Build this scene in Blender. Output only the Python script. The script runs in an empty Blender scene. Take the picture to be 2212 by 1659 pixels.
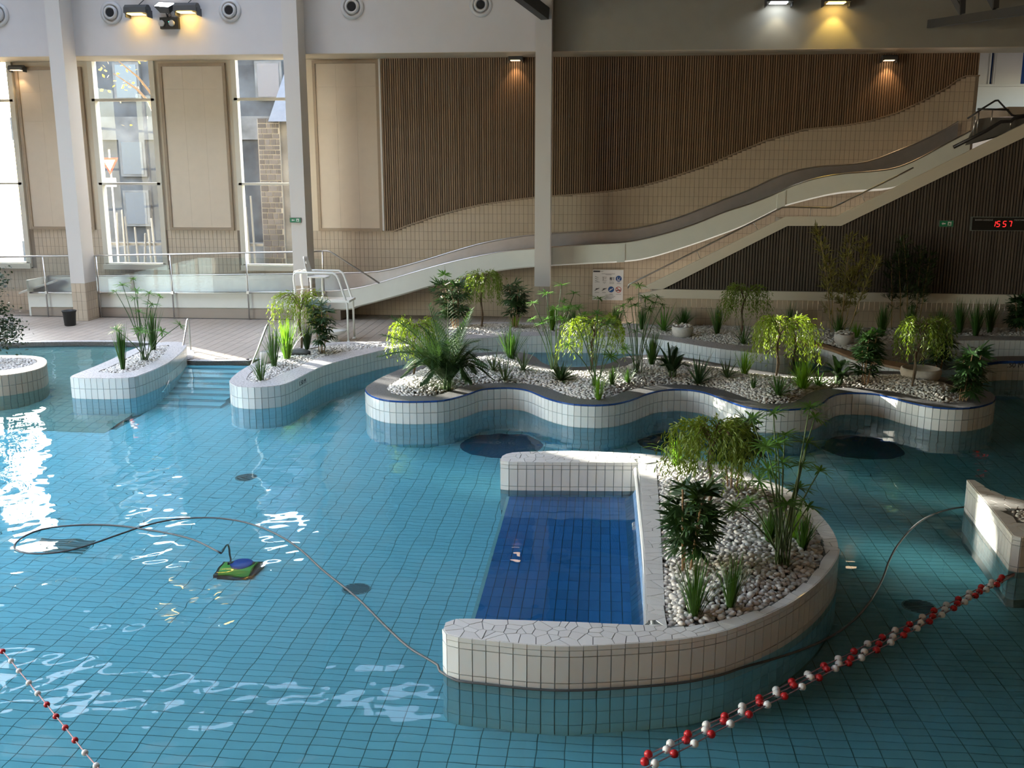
import bpy, bmesh, math, random
import numpy as np
from mathutils import Vector, Matrix, Quaternion
from mathutils.geometry import tessellate_polygon

random.seed(7)
S = bpy.context.scene
C = S.collection

# ------------------------------------------------------------------ camera
CAM_H = 4.5                       # eye level above the water (z = 0 is the water surface)
F_PX = 2150.0                     # focal length in pixels of the 2212 x 1659 frame
PITCH, YAW = math.radians(12.4), math.radians(5.2)
cam_data = bpy.data.cameras.new('camera')
cam_data.sensor_fit = 'HORIZONTAL'
cam_data.sensor_width = 36.0
cam_data.lens = 36.0 * F_PX / 2212.0
cam_data.clip_end = 400
cam = bpy.data.objects.new('camera', cam_data)
C.objects.link(cam)
cam.location = (0, 0, CAM_H)
cam.rotation_euler = (math.pi / 2 - PITCH, 0, YAW)
S.camera = cam

# ------------------------------------------------------------------ sky, sun, exposure
SUN_EL, SUN_AZ = math.radians(13.7), math.radians(53.5)
world = bpy.data.worlds.new('world')
S.world = world
world.use_nodes = True
wn = world.node_tree.nodes
wn.clear()
sky = wn.new('ShaderNodeTexSky')
sky.sky_type = 'NISHITA'
sky.sun_disc = False
sky.sun_elevation = SUN_EL
sky.sun_rotation = -SUN_AZ
bg = wn.new('ShaderNodeBackground')
bg.inputs['Strength'].default_value = 4.3
mixc = wn.new('ShaderNodeMix'); mixc.data_type = 'RGBA'
mixc.inputs[0].default_value = 0.42            # thin bright haze veils the blue
mixc.inputs[7].default_value = (1.42, 1.27, 1.20, 1)
wo = wn.new('ShaderNodeOutputWorld')
world.node_tree.links.new(sky.outputs[0], mixc.inputs[6])
world.node_tree.links.new(mixc.outputs[2], bg.inputs[0])
world.node_tree.links.new(bg.outputs[0], wo.inputs[0])

sun_data = bpy.data.lights.new('sun', 'SUN')
sun_data.energy = 30.0
sun_data.angle = math.radians(0.6)
sun_data.color = (1.0, 0.93, 0.80)
sun = bpy.data.objects.new('sun', sun_data)
C.objects.link(sun)
sun_dir = Vector((math.sin(SUN_AZ) * math.cos(SUN_EL), -math.cos(SUN_AZ) * math.cos(SUN_EL), -math.sin(SUN_EL)))
sun.rotation_euler = sun_dir.to_track_quat('-Z', 'Y').to_euler()
sun.location = (-60, 80, 40)

def portal(name, loc, rot, sx, sy):
    """a sampling portal filling a real opening of the hall (gives no light of its own)"""
    d = bpy.data.lights.new(name, 'AREA')
    d.shape = 'RECTANGLE'; d.size = sx; d.size_y = sy
    d.cycles.is_portal = True
    o = bpy.data.objects.new(name, d)
    C.objects.link(o)
    o.location = loc; o.rotation_euler = rot
    return o

S.view_settings.view_transform = 'Standard'
S.view_settings.look = 'None'
S.view_settings.gamma = 1.0
S.view_settings.use_curve_mapping = False
S.view_settings.exposure = 0.3
cy = S.cycles
cy.max_bounces = 8; cy.diffuse_bounces = 3; cy.glossy_bounces = 3
cy.use_adaptive_sampling = True; cy.adaptive_threshold = 0.08; cy.adaptive_min_samples = 20
cy.transmission_bounces = 6; cy.transparent_max_bounces = 12
cy.sample_clamp_indirect = 6.0
cy.caustics_reflective = False
cy.caustics_refractive = True

# ------------------------------------------------------------------ survey helpers
_f = Vector((-math.sin(YAW) * math.cos(PITCH), math.cos(YAW) * math.cos(PITCH), -math.sin(PITCH)))
_r = Vector((math.cos(YAW), math.sin(YAW), 0))
_u = _r.cross(_f)
EYE = Vector((0, 0, CAM_H))
def sight(x, y): return _f + _r * ((x - 1106) / F_PX) - _u * ((y - 829.5) / F_PX)
def G(x, y, z=0.0):
    """point of the horizontal plane at height z on the sight line"""
    d = sight(x, y); return EYE + d * ((z - CAM_H) / d.z)
def V(x, y, Y):
    """point of the vertical plane at depth Y on the sight line"""
    d = sight(x, y); return EYE + d * (Y / d.y)
def proj(p):
    v = Vector(p) - EYE; a = v.dot(_f)
    return 1106 + F_PX * v.dot(_r) / a, 829.5 - F_PX * v.dot(_u) / a
def top_z(p, ytop):
    """height above p whose image lies on row ytop"""
    lo, hi = -3.0, 12.0
    for _ in range(40):
        m = (lo + hi) / 2
        if proj((p[0], p[1], m))[1] > ytop: lo = m
        else: hi = m
    return lo
def floor_z(Y):
    return -0.86 if Y < 8 else (-1.45 if Y > 15 else -0.86 - (Y - 8) / 7 * 0.59)
def R(x, y, depth=None):
    """point on the pool floor seen through the water surface (refracted sight line)"""
    s = G(x, y, 0); d = sight(x, y).normalized()
    h = math.hypot(d.x, d.y); sr = h / 1.333
    cr = math.sqrt(1 - sr * sr)
    Y = s.y
    for _ in range(12):
        dz = -floor_z(Y) if depth is None else depth
        k = dz * sr / cr
        Y = s.y + d.y / h * k
    return Vector((s.x + d.x / h * k, s.y + d.y / h * k, -dz))

# ------------------------------------------------------------------ materials
MATS = {}
def mat(name, col, rough=0.5, metal=0.0, noise=0.0, nscale=20.0, bump=0.0, bscale=80.0, spec=0.5,
        vary=0.0, trans=0.0, coat=0.0):
    m = bpy.data.materials.new(name); m.use_nodes = True
    nt = m.node_tree; b = nt.nodes['Principled BSDF']
    b.inputs['Base Color'].default_value = (*col, 1)
    b.inputs['Roughness'].default_value = rough
    b.inputs['Metallic'].default_value = metal
    b.inputs['Specular IOR Level'].default_value = spec
    if coat: b.inputs['Coat Weight'].default_value = coat
    last = None
    if noise or vary:
        last = nt.nodes.new('ShaderNodeRGB'); last.outputs[0].default_value = (*col, 1); last = last.outputs[0]
    if noise:
        tc = nt.nodes.new('ShaderNodeTexCoord'); n = nt.nodes.new('ShaderNodeTexNoise')
        n.inputs['Scale'].default_value = nscale; n.inputs['Detail'].default_value = 4
        nt.links.new(tc.outputs['Object'], n.inputs['Vector'])
        mr = nt.nodes.new('ShaderNodeMapRange')
        mr.inputs[1].default_value = 0.25; mr.inputs[2].default_value = 0.75
        mr.inputs[3].default_value = 1 - noise; mr.inputs[4].default_value = 1 + noise
        nt.links.new(n.outputs['Fac'], mr.inputs[0])
        mx = nt.nodes.new('ShaderNodeVectorMath'); mx.operation = 'SCALE'
        nt.links.new(last, mx.inputs[0]); nt.links.new(mr.outputs[0], mx.inputs['Scale'])
        last = mx.outputs[0]
    if vary:
        oi = nt.nodes.new('ShaderNodeObjectInfo'); ge = nt.nodes.new('ShaderNodeNewGeometry')
        ad = nt.nodes.new('ShaderNodeMath'); ad.operation = 'ADD'
        fr = nt.nodes.new('ShaderNodeMath'); fr.operation = 'FRACT'
        nt.links.new(oi.outputs['Random'], ad.inputs[0]); nt.links.new(ge.outputs['Random Per Island'], ad.inputs[1])
        nt.links.new(ad.outputs[0], fr.inputs[0])
        mr = nt.nodes.new('ShaderNodeMapRange'); mr.inputs[3].default_value = 1 - vary; mr.inputs[4].default_value = 1 + vary
        nt.links.new(fr.outputs[0], mr.inputs[0])
        mx = nt.nodes.new('ShaderNodeVectorMath'); mx.operation = 'SCALE'
        nt.links.new(last, mx.inputs[0]); nt.links.new(mr.outputs[0], mx.inputs['Scale'])
        last = mx.outputs[0]
    if last is not None: nt.links.new(last, b.inputs['Base Color'])
    if bump:
        tc = nt.nodes.new('ShaderNodeTexCoord'); n = nt.nodes.new('ShaderNodeTexNoise')
        n.inputs['Scale'].default_value = bscale; n.inputs['Detail'].default_value = 3
        nt.links.new(tc.outputs['Object'], n.inputs['Vector'])
        bp = nt.nodes.new('ShaderNodeBump'); bp.inputs['Strength'].default_value = bump; bp.inputs['Distance'].default_value = 0.02
        nt.links.new(n.outputs['Fac'], bp.inputs['Height']); nt.links.new(bp.outputs[0], b.inputs['Normal'])
    if trans:
        tr = nt.nodes.new('ShaderNodeBsdfTranslucent')
        tr.inputs[0].default_value = (min(1, col[0] * 1.5), min(1, col[1] * 1.5), col[2] * 0.8, 1)
        ms = nt.nodes.new('ShaderNodeMixShader'); ms.inputs[0].default_value = trans
        out = nt.nodes['Material Output']
        nt.links.new(b.outputs[0], ms.inputs[1]); nt.links.new(tr.outputs[0], ms.inputs[2])
        nt.links.new(ms.outputs[0], out.inputs[0])
    MATS[name] = m
    return m
def emit(name, col, strength):
    m = bpy.data.materials.new(name); m.use_nodes = True
    nt = m.node_tree; b = nt.nodes['Principled BSDF']
    b.inputs['Base Color'].default_value = (*col, 1)
    b.inputs['Emission Color'].default_value = (*col, 1)
    b.inputs['Emission Strength'].default_value = strength
    MATS[name] = m
    return m
def crazed(name, col, grout, scale, width=0.05):
    """broken-tile mosaic too far away to pick the pieces apart"""
    m = mat(name, col, 0.45)
    nt = m.node_tree; b = nt.nodes['Principled BSDF']
    tc = nt.nodes.new('ShaderNodeTexCoord')
    v = nt.nodes.new('ShaderNodeTexVoronoi'); v.feature = 'DISTANCE_TO_EDGE'; v.inputs['Scale'].default_value = scale
    nt.links.new(tc.outputs['Object'], v.inputs['Vector'])
    r = nt.nodes.new('ShaderNodeMapRange'); r.inputs[1].default_value = width * .6; r.inputs[2].default_value = width
    nt.links.new(v.outputs['Distance'], r.inputs[0])
    mx = nt.nodes.new('ShaderNodeMix'); mx.data_type = 'RGBA'
    mx.inputs[6].default_value = (*grout, 1); mx.inputs[7].default_value = (*col, 1)
    nt.links.new(r.outputs[0], mx.inputs[0]); nt.links.new(mx.outputs[2], b.inputs['Base Color'])
    return m

mat('white_tile', (0.80, 0.80, 0.77), 0.16, vary=0.04, coat=0.2)
mat('grout', (0.20, 0.21, 0.20), 0.8)
mat('water_tint_tile', (0.62, 0.88, 0.95), 0.25, vary=0.04)  # white tile below the waterline, the water's tint put into its colour
mat('floor_tile', (0.80, 0.93, 0.97), 0.3, vary=0.035)
mat('pool_grout', (0.30, 0.37, 0.39), 0.8)
mat('deck_tile', (0.37, 0.315, 0.26), 0.55, vary=0.05)
mat('deck_grout', (0.20, 0.17, 0.14), 0.8)
mat('beige_tile', (0.52, 0.43, 0.325), 0.35, vary=0.035)
mat('beige_grout', (0.26, 0.21, 0.16), 0.8)
mat('sand_tile', (0.50, 0.47, 0.38), 0.4, vary=0.05)
mat('navy_tile', (0.10, 0.17, 0.27), 0.25, vary=0.12)
mat('blue_tile', (0.10, 0.26, 0.60), 0.2, vary=0.08)
mat('paleblue_tile', (0.22, 0.38, 0.62), 0.2, vary=0.06)
mat('blue_grout', (0.10, 0.14, 0.22), 0.8)
mat('edge_blue', (0.02, 0.075, 0.30), 0.18, vary=0.1)
mat('mosaic_white', (0.80, 0.79, 0.77), 0.4, vary=0.05)
crazed('mosaic_pale', (0.50, 0.485, 0.49), (0.28, 0.27, 0.27), 15, 0.06)
crazed('mosaic_grey', (0.15, 0.15, 0.155), (0.06, 0.06, 0.065), 22, 0.05)
crazed('mosaic_tan', (0.50, 0.44, 0.37), (0.25, 0.21, 0.17), 15, 0.06)
mat('coping_brown', (0.33, 0.21, 0.12), 0.5, noise=0.15, nscale=8)
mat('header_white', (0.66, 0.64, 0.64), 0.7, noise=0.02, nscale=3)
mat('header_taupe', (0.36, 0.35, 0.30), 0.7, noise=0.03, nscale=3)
mat('wall_white', (0.78, 0.76, 0.75), 0.7, noise=0.02, nscale=3)
mat('ceiling_wood', (0.30, 0.24, 0.18), 0.8)
mat('wall_brown', (0.16, 0.12, 0.09), 0.8)
mat('cream', (0.66, 0.57, 0.43), 0.55, noise=0.02, nscale=3)
mat('panel_fill', (0.60, 0.51, 0.40), 0.35, noise=0.03, nscale=4)
mat('panel_frame', (0.34, 0.26, 0.18), 0.5, noise=0.06, nscale=12)
mat('panel_joint', (0.57, 0.49, 0.385), 0.6)
mat('column_white', (0.68, 0.65, 0.62), 0.5)
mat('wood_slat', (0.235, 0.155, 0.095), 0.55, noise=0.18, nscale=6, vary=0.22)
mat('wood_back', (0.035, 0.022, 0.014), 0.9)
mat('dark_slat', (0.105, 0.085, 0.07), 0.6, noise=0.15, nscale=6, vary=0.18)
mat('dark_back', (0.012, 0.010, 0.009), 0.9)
mat('stair_white', (0.74, 0.68, 0.57), 0.5)
mat('slide_white', (0.76, 0.78, 0.72), 0.35, noise=0.02, nscale=4)
mat('steel', (0.60, 0.59, 0.58), 0.28, 1.0, noise=0.05, nscale=30)
mat('slide_steel', (0.46, 0.46, 0.48), 0.42, 0.85, noise=0.05, nscale=6)
mat('parapet_grey', (0.16, 0.155, 0.15), 0.6)
mat('steel_dark', (0.06, 0.06, 0.065), 0.45, 0.6)
mat('truss_paint', (0.06, 0.063, 0.065), 0.5)
mat('lamp_body', (0.10, 0.105, 0.11), 0.4, 0.5)
mat('plastic_white', (0.86, 0.86, 0.83), 0.35)
mat('chair_paint', (0.84, 0.84, 0.80), 0.3)
mat('plastic_black', (0.012, 0.013, 0.012), 0.45)
mat('plastic_grey', (0.42, 0.43, 0.44), 0.4)
mat('vent_ring', (0.60, 0.60, 0.61), 0.4)
mat('void', (0.01, 0.01, 0.012), 0.8)
mat('frame_cream', (0.66, 0.62, 0.52), 0.45)
mat('bead_red', (0.52, 0.015, 0.02), 0.35)
mat('bead_white', (0.80, 0.79, 0.75), 0.35)
mat('rope_pink', (0.42, 0.25, 0.26), 0.7)
mat('hose', (0.09, 0.095, 0.10), 0.5)
mat('robot_green', (0.28, 0.62, 0.05), 0.45)
mat('robot_blue', (0.03, 0.12, 0.6), 0.4)
mat('pebble', (0.65, 0.62, 0.58), 0.5, noise=0.06, nscale=25, vary=0.16)
mat('soil', (0.20, 0.18, 0.155), 0.95, noise=0.2, nscale=20)
mat('bowl_stone', (0.60, 0.58, 0.54), 0.7, noise=0.08, nscale=18, bump=0.3, bscale=60)
mat('rock_dark', (0.06, 0.06, 0.06), 0.6, noise=0.2, nscale=12, bump=0.4, bscale=20)
mat('bark', (0.13, 0.09, 0.055), 0.85, noise=0.25, nscale=30, bump=0.5, bscale=60)
mat('cane', (0.30, 0.19, 0.10), 0.7, noise=0.2, nscale=30)
mat('stem_green', (0.07, 0.13, 0.045), 0.5, vary=0.1)
mat('leaf_papyrus', (0.10, 0.24, 0.04), 0.45, vary=0.25, trans=0.25)
mat('leaf_grass', (0.055, 0.14, 0.025), 0.5, vary=0.3, trans=0.2)
mat('leaf_lime', (0.15, 0.31, 0.03), 0.45, vary=0.2, trans=0.35)
mat('leaf_willow', (0.20, 0.29, 0.03), 0.5, vary=0.25, trans=0.35)
mat('leaf_olive', (0.13, 0.20, 0.022), 0.5, vary=0.25, trans=0.3)
mat('leaf_dark', (0.03, 0.075, 0.022), 0.4, vary=0.3, trans=0.15)
mat('leaf_palm', (0.055, 0.115, 0.04), 0.4, vary=0.25, trans=0.15)
mat('leaf_spiky', (0.06, 0.10, 0.035), 0.4, vary=0.3, trans=0.15)
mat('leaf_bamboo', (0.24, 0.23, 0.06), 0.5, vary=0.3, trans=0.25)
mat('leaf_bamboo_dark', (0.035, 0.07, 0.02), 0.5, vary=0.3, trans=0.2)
mat('leaf_ficus', (0.03, 0.055, 0.025), 0.45, vary=0.3, trans=0.15)
mat('leaf_autumn', (0.55, 0.38, 0.05), 0.6, vary=0.3, trans=0.3)
mat('culm', (0.33, 0.23, 0.08), 0.5, vary=0.15)
mat('sign_white', (0.80, 0.80, 0.79), 0.4)
mat('sign_blue', (0.02, 0.09, 0.30), 0.4)
mat('sign_red', (0.50, 0.05, 0.03), 0.4)
mat('sign_ink', (0.05, 0.05, 0.06), 0.5)
mat('sign_grey', (0.35, 0.35, 0.36), 0.5)
mat('exit_green', (0.01, 0.22, 0.10), 0.35)
mat('display_black', (0.008, 0.010, 0.010), 0.25)
mat('frame_grey', (0.14, 0.15, 0.14), 0.5)
mat('marking', (0.04, 0.045, 0.06), 0.5)
emit('led_red', (1.0, 0.02, 0.02), 1.8)
emit('led_green', (0.05, 0.9, 0.6), 4.0)
emit('lamp_glow_warm', (1.0, 0.62, 0.16), 14.0)
emit('lamp_glow_white', (0.9, 0.95, 1.0), 12.0)
emit('lamp_glow_soft', (1.0, 0.70, 0.42), 5.0)

def glass_mat(name, tint, gloss=0.06, rough=0.02):
    m = bpy.data.materials.new(name); m.use_nodes = True
    nt = m.node_tree; nt.nodes.clear()
    o = nt.nodes.new('ShaderNodeOutputMaterial'); mx = nt.nodes.new('ShaderNodeMixShader')
    t = nt.nodes.new('ShaderNodeBsdfTransparent'); g = nt.nodes.new('ShaderNodeBsdfGlossy')
    t.inputs[0].default_value = (*tint, 1); g.inputs['Roughness'].default_value = rough
    lw = nt.nodes.new('ShaderNodeFresnel'); lw.inputs[0].default_value = 1.45
    ad = nt.nodes.new('ShaderNodeMath'); ad.operation = 'MULTIPLY'; ad.inputs[1].default_value = gloss / 0.04
    ad.use_clamp = True
    nt.links.new(lw.outputs[0], ad.inputs[0]); nt.links.new(ad.outputs[0], mx.inputs[0])
    nt.links.new(t.outputs[0], mx.inputs[1]); nt.links.new(g.outputs[0], mx.inputs[2]); nt.links.new(mx.outputs[0], o.inputs[0])
    MATS[name] = m
glass_mat('pane', (0.95, 0.97, 0.97), 0.04)
glass_mat('smoked_pane', (0.30, 0.33, 0.36), 0.04)
glass_mat('rail_glass', (0.93, 0.95, 0.94), 0.06)

wm = bpy.data.materials.new('water'); wm.use_nodes = True
nt = wm.node_tree; nt.nodes.clear()
o = nt.nodes.new('ShaderNodeOutputMaterial'); mx = nt.nodes.new('ShaderNodeMixShader')
rf = nt.nodes.new('ShaderNodeBsdfRefraction'); gl = nt.nodes.new('ShaderNodeBsdfGlossy'); fr = nt.nodes.new('ShaderNodeFresnel')
rf.inputs['Color'].default_value = (0.53, 0.925, 1.0, 1); rf.inputs['Roughness'].default_value = 0.0; rf.inputs['IOR'].default_value = 1.333
gl.inputs['Roughness'].default_value = 0.0; fr.inputs['IOR'].default_value = 1.333
nt.links.new(fr.outputs[0], mx.inputs[0]); nt.links.new(rf.outputs[0], mx.inputs[1]); nt.links.new(gl.outputs[0], mx.inputs[2])
nt.links.new(mx.outputs[0], o.inputs[0])
MATS['water'] = wm

# ------------------------------------------------------------------ mesh builder
class MB:
    def __init__(s): s.v = []; s.f = []
    def add(s, vs, fs):
        k = len(s.v); s.v += [tuple(p) for p in vs]; s.f += [tuple(i + k for i in f) for f in fs]; return s
    def box(s, x0, x1, y0, y1, z0, z1):
        return s.add([(x0,y0,z0),(x1,y0,z0),(x1,y1,z0),(x0,y1,z0),(x0,y0,z1),(x1,y0,z1),(x1,y1,z1),(x0,y1,z1)],
                     [(3,2,1,0),(4,5,6,7),(0,1,5,4),(1,2,6,5),(2,3,7,6),(3,0,4,7)])
    def prism(s, poly, z0, z1, hole=None):
        """vertical prism over a plan outline (counter-clockwise or not), optional hole"""
        loops = [poly] + ([hole] if hole else [])
        loops3 = [[Vector((p[0], p[1], 0)) for p in l] for l in loops]
        tris = tessellate_polygon(loops3)
        n = sum(len(l) for l in loops); flat = [p for l in loops for p in l]
        k = len(s.v)
        s.v += [(p[0], p[1], z1) for p in flat] + [(p[0], p[1], z0) for p in flat]
        for t in tris:
            a, b, c = t
            cr = (flat[b][0]-flat[a][0])*(flat[c][1]-flat[a][1]) - (flat[b][1]-flat[a][1])*(flat[c][0]-flat[a][0])
            if cr < 0: a, c = c, a
            s.f.append((k+a, k+b, k+c)); s.f.append((k+n+c, k+n+b, k+n+a))
        off = 0
        for li, l in enumerate(loops):
            m = len(l); area = sum(l[i][0]*l[(i+1)%m][1]-l[(i+1)%m][0]*l[i][1] for i in range(m))
            for i in range(m):
                a, b = k+off+i, k+off+(i+1) % m
                q = (a, a+n, b+n, b)
                if (area > 0) == (li == 0): q = q   # outward
                else: q = q[::-1]
                s.f.append(q)
            off += m
        return s
    def tube(s, pts, r, n=8, cap=True):
        pts = [Vector(p) for p in pts]; m = len(pts)
        rr = r if isinstance(r, (list, tuple)) else [r]*m
        t0 = (pts[1]-pts[0]).normalized()
        up = Vector((0,0,1)) if abs(t0.z) < .9 else Vector((1,0,0))
        nrm = (up - t0*up.dot(t0)).normalized(); k = len(s.v)
        for i in range(m):
            t = ((pts[min(i+1,m-1)]-pts[i]).normalized() + (pts[i]-pts[max(i-1,0)]).normalized())
            t = t.normalized() if t.length > 1e-6 else t0
            nrm = (nrm - t*nrm.dot(t)).normalized(); bi = t.cross(nrm)
            for j in range(n):
                a = 2*math.pi*j/n; s.v.append(tuple(pts[i] + (nrm*math.cos(a)+bi*math.sin(a))*rr[i]))
        for i in range(m-1):
            for j in range(n):
                a, b = k+i*n+j, k+i*n+(j+1) % n
                s.f.append((a, b, b+n, a+n))
        if cap:
            s.f.append(tuple(k+j for j in range(n))[::-1]); s.f.append(tuple(k+(m-1)*n+j for j in range(n)))
        return s
    def lathe(s, prof, c=(0,0,0), n=24, axis='z', cap=True):
        k = len(s.v)
        for r, h in prof:
            for j in range(n):
                a = 2*math.pi*j/n; x, y = r*math.cos(a), r*math.sin(a)
                p = (x,y,h) if axis == 'z' else (x,-h,y)
                s.v.append((c[0]+p[0], c[1]+p[1], c[2]+p[2]))
        for i in range(len(prof)-1):
            for j in range(n):
                a, b = k+i*n+j, k+i*n+(j+1) % n
                s.f.append((a,b,b+n,a+n))
        if cap:
            s.f.append(tuple(k+j for j in range(n))[::-1]); m = len(prof)-1
            s.f.append(tuple(k+m*n+j for j in range(n)))
        return s
    def ribbon(s, pts, w, side=None, fold=0.0):
        """flat blade along pts, half-widths w"""
        pts = [Vector(p) for p in pts]; m = len(pts); k = len(s.v)
        for i in range(m):
            t = pts[min(i+1,m-1)]-pts[max(i-1,0)]
            sd = side if side is not None else t.cross(Vector((0,0,1)))
            if sd.length < 1e-5: sd = Vector((1,0,0))
            sd = sd.normalized()
            s.v += [tuple(pts[i]-sd*w[i]), tuple(pts[i]+sd*w[i])]
        for i in range(m-1):
            a = k+2*i; s.f.append((a, a+1, a+3, a+2))
        return s
    def mesh(s, name, smooth=False):
        me = bpy.data.meshes.new(name); me.from_pydata(s.v, [], s.f)
        if smooth: me.polygons.foreach_set('use_smooth', [True]*len(me.polygons))
        me.update(); return me
    def build(s, name, m, parent=None, smooth=False, kind=None, label=None):
        me = s.mesh(name, smooth); me.materials.append(MATS[m])
        return link(name, me, parent, kind, label)
def link(name, me, parent=None, kind=None, label=None):
    o = bpy.data.objects.new(name, me); C.objects.link(o)
    if parent is not None: o.parent = parent
    if kind: o['kind'] = kind
    if label: o['label'] = label
    return o
def with_mat(me, m):
    me.materials.append(MATS[m]); return me
def thing(name, label, cat, loc=(0,0,0), rotz=0.0, group=None, kind=None):
    o = bpy.data.objects.new(name, None); C.objects.link(o)
    o.empty_display_size = 0.2
    o.location = loc; o.rotation_euler = (0,0,rotz)
    tag(o, label, cat, group, kind)
    return o
def tag(o, label=None, cat=None, group=None, kind=None):
    if label: o['label'] = label
    if cat: o['category'] = cat
    if group: o['group'] = group
    if kind: o['kind'] = kind
    return o
def struct(name, mb, m, parent=None, smooth=False, label=None):
    o = mb.build(name, m, parent, smooth)
    o['kind'] = 'structure'
    if label: o['label'] = label
    return o
def rempty(name, loc=(0,0,0), label=None):
    o = bpy.data.objects.new(name, None); C.objects.link(o); o.location = loc; o['kind'] = 'structure'
    if label: o['label'] = label
    return o
def smooth_line(pts, step=0.1, closed=False):
    """Catmull-Rom through pts, resampled at about equal arc length"""
    pts = [Vector((p[0], p[1])) if len(p) == 2 else Vector(p) for p in pts]
    n = len(pts); out = []
    rng = range(n) if closed else range(n-1)
    for i in rng:
        if closed: p0,p1,p2,p3 = pts[(i-1)%n],pts[i],pts[(i+1)%n],pts[(i+2)%n]
        else: p0,p1,p2,p3 = pts[max(i-1,0)],pts[i],pts[i+1],pts[min(i+2,n-1)]
        for q in range(8):
            t = q/8
            out.append(0.5*((2*p1)+(p2-p0)*t+(2*p0-5*p1+4*p2-p3)*t*t+(3*p1-p0-3*p2+p3)*t**3))
    if not closed: out.append(pts[-1])
    return resample(out, step, closed)
def resample(pts, step, closed=False):
    P = pts + ([pts[0]] if closed else [])
    L = [0.0]
    for a, b in zip(P, P[1:]): L.append(L[-1]+(b-a).length)
    n = max(2, int(round(L[-1]/step))); out = []; j = 0
    for i in range(n + (0 if closed else 1)):
        d = L[-1]*i/n
        while j < len(L)-2 and L[j+1] < d: j += 1
        t = (d-L[j])/max(1e-9, L[j+1]-L[j]); out.append(P[j].lerp(P[j+1], min(1, t)))
    return out
def inside(p, poly):
    x, y = p[0], p[1]; r = False; n = len(poly)
    for i in range(n):
        a, b = poly[i], poly[(i+1) % n]
        if (a[1] > y) != (b[1] > y) and x < (b[0]-a[0])*(y-a[1])/(b[1]-a[1])+a[0]: r = not r
    return r
def edge_dist(p, poly, closed=True):
    p = Vector((p[0], p[1])); best = 1e9; n = len(poly)
    for i in range(n if closed else n-1):
        a = Vector(poly[i][:2]); b = Vector(poly[(i+1) % n][:2]); d = b-a
        t = max(0, min(1, (p-a).dot(d)/max(1e-12, d.length_squared)))
        best = min(best, (p-a-d*t).length)
    return best
UNIT = {}
def unit_box(m):
    """a bevel-free 1 x 1 x 1 box centred on its origin, shared by alike pieces"""
    if m not in UNIT:
        UNIT[m] = with_mat(MB().box(-.5,.5,-.5,.5,-.5,.5).mesh('piece'), m)
    return UNIT[m]
def pieces(parent, name, m, items, limit=300, receiver=False, rest='stuff'):
    """items: (centre, (sx,sy,sz), rotation quaternion). The ones nearest the eye become objects of
    their own, the others one joined part."""
    items = sorted(items, key=lambda it: (Vector(it[0])-EYE).length)
    me = unit_box(m)
    for c, sz, q in items[:limit]:
        o = bpy.data.objects.new(name, me); C.objects.link(o); o.parent = parent
        o.rotation_mode = 'QUATERNION'; o.rotation_quaternion = q
        o.location = c; o.scale = sz
    if len(items) > limit:
        mb = MB()
        fs = [(3,2,1,0),(4,5,6,7),(0,1,5,4),(1,2,6,5),(2,3,7,6),(3,0,4,7)]
        cs = [(-.5,-.5,-.5),(.5,-.5,-.5),(.5,.5,-.5),(-.5,.5,-.5),(-.5,-.5,.5),(.5,-.5,.5),(.5,.5,.5),(-.5,.5,.5)]
        for c, sz, q in items[limit:]:
            mt = q.to_matrix(); c = Vector(c)
            mb.add([c + mt @ Vector((a*sz[0], b*sz[1], d*sz[2])) for a,b,d in cs], fs)
        o = mb.build(name+'_field', m, parent, kind='stuff')
QI = Quaternion((1,0,0,0))
def rebase(root, loc):
    """put the thing's empty at its base while its parts stay where they were built"""
    loc = Vector(loc); root.location = loc
    for ch in root.children: ch.matrix_parent_inverse = Matrix.Translation(-loc)
    return root

# ================================================================== the hall
YW = 29.3           # back wall
YH = 27.9           # face of the deep header beam
ZH = 7.48           # underside of the header
DECK = 0.10
RIM = 0.42
XL, XR, YB, ZC = -23.0, 15.0, -3.0, 13.5
TW, TH = 0.1285, 0.258          # wall tile
PW, PD = 0.123, 0.246           # pool tile

win_px = [(-62, 68), (232, 362), (528, 658)]
WIN = [(V(a, 570, YW).x, V(b, 570, YW).x) for a, b in win_px]
ZS = V(300, 570, YW).z                      # sill
ZT1, ZT2 = V(290, 397, YW).z, V(270, 216, YW).z
XWOOD0, XWOOD1 = V(832, 498, YW).x, V(2112, 160, YW).x

# ---- back wall (cream), with the three tall window openings
bw = rempty('wall_back', label='tall beige back wall with windows, framed panels and wood slats')
mb = MB()
xs = [XL] + [x for w in WIN for x in w] + [XWOOD1]
UW = (-21.9, -20.05, 5.3, 7.42)             # small high window left of the frame
for i in range(0, len(xs), 2):
    if i == 0:
        mb.box(XL, UW[0], YW, YW+.35, -.3, 11.5); mb.box(UW[1], xs[1], YW, YW+.35, -.3, 11.5)
        mb.box(UW[0], UW[1], YW, YW+.35, -.3, UW[2]); mb.box(UW[0], UW[1], YW, YW+.35, UW[3], 11.5)
    else: mb.box(xs[i], xs[i+1], YW, YW+0.35, -0.3, 11.5)
for a, b in WIN:
    mb.box(a, b, YW, YW+0.35, -0.3, ZS); mb.box(a, b, YW, YW+0.35, ZH+0.05, 11.5)
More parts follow.
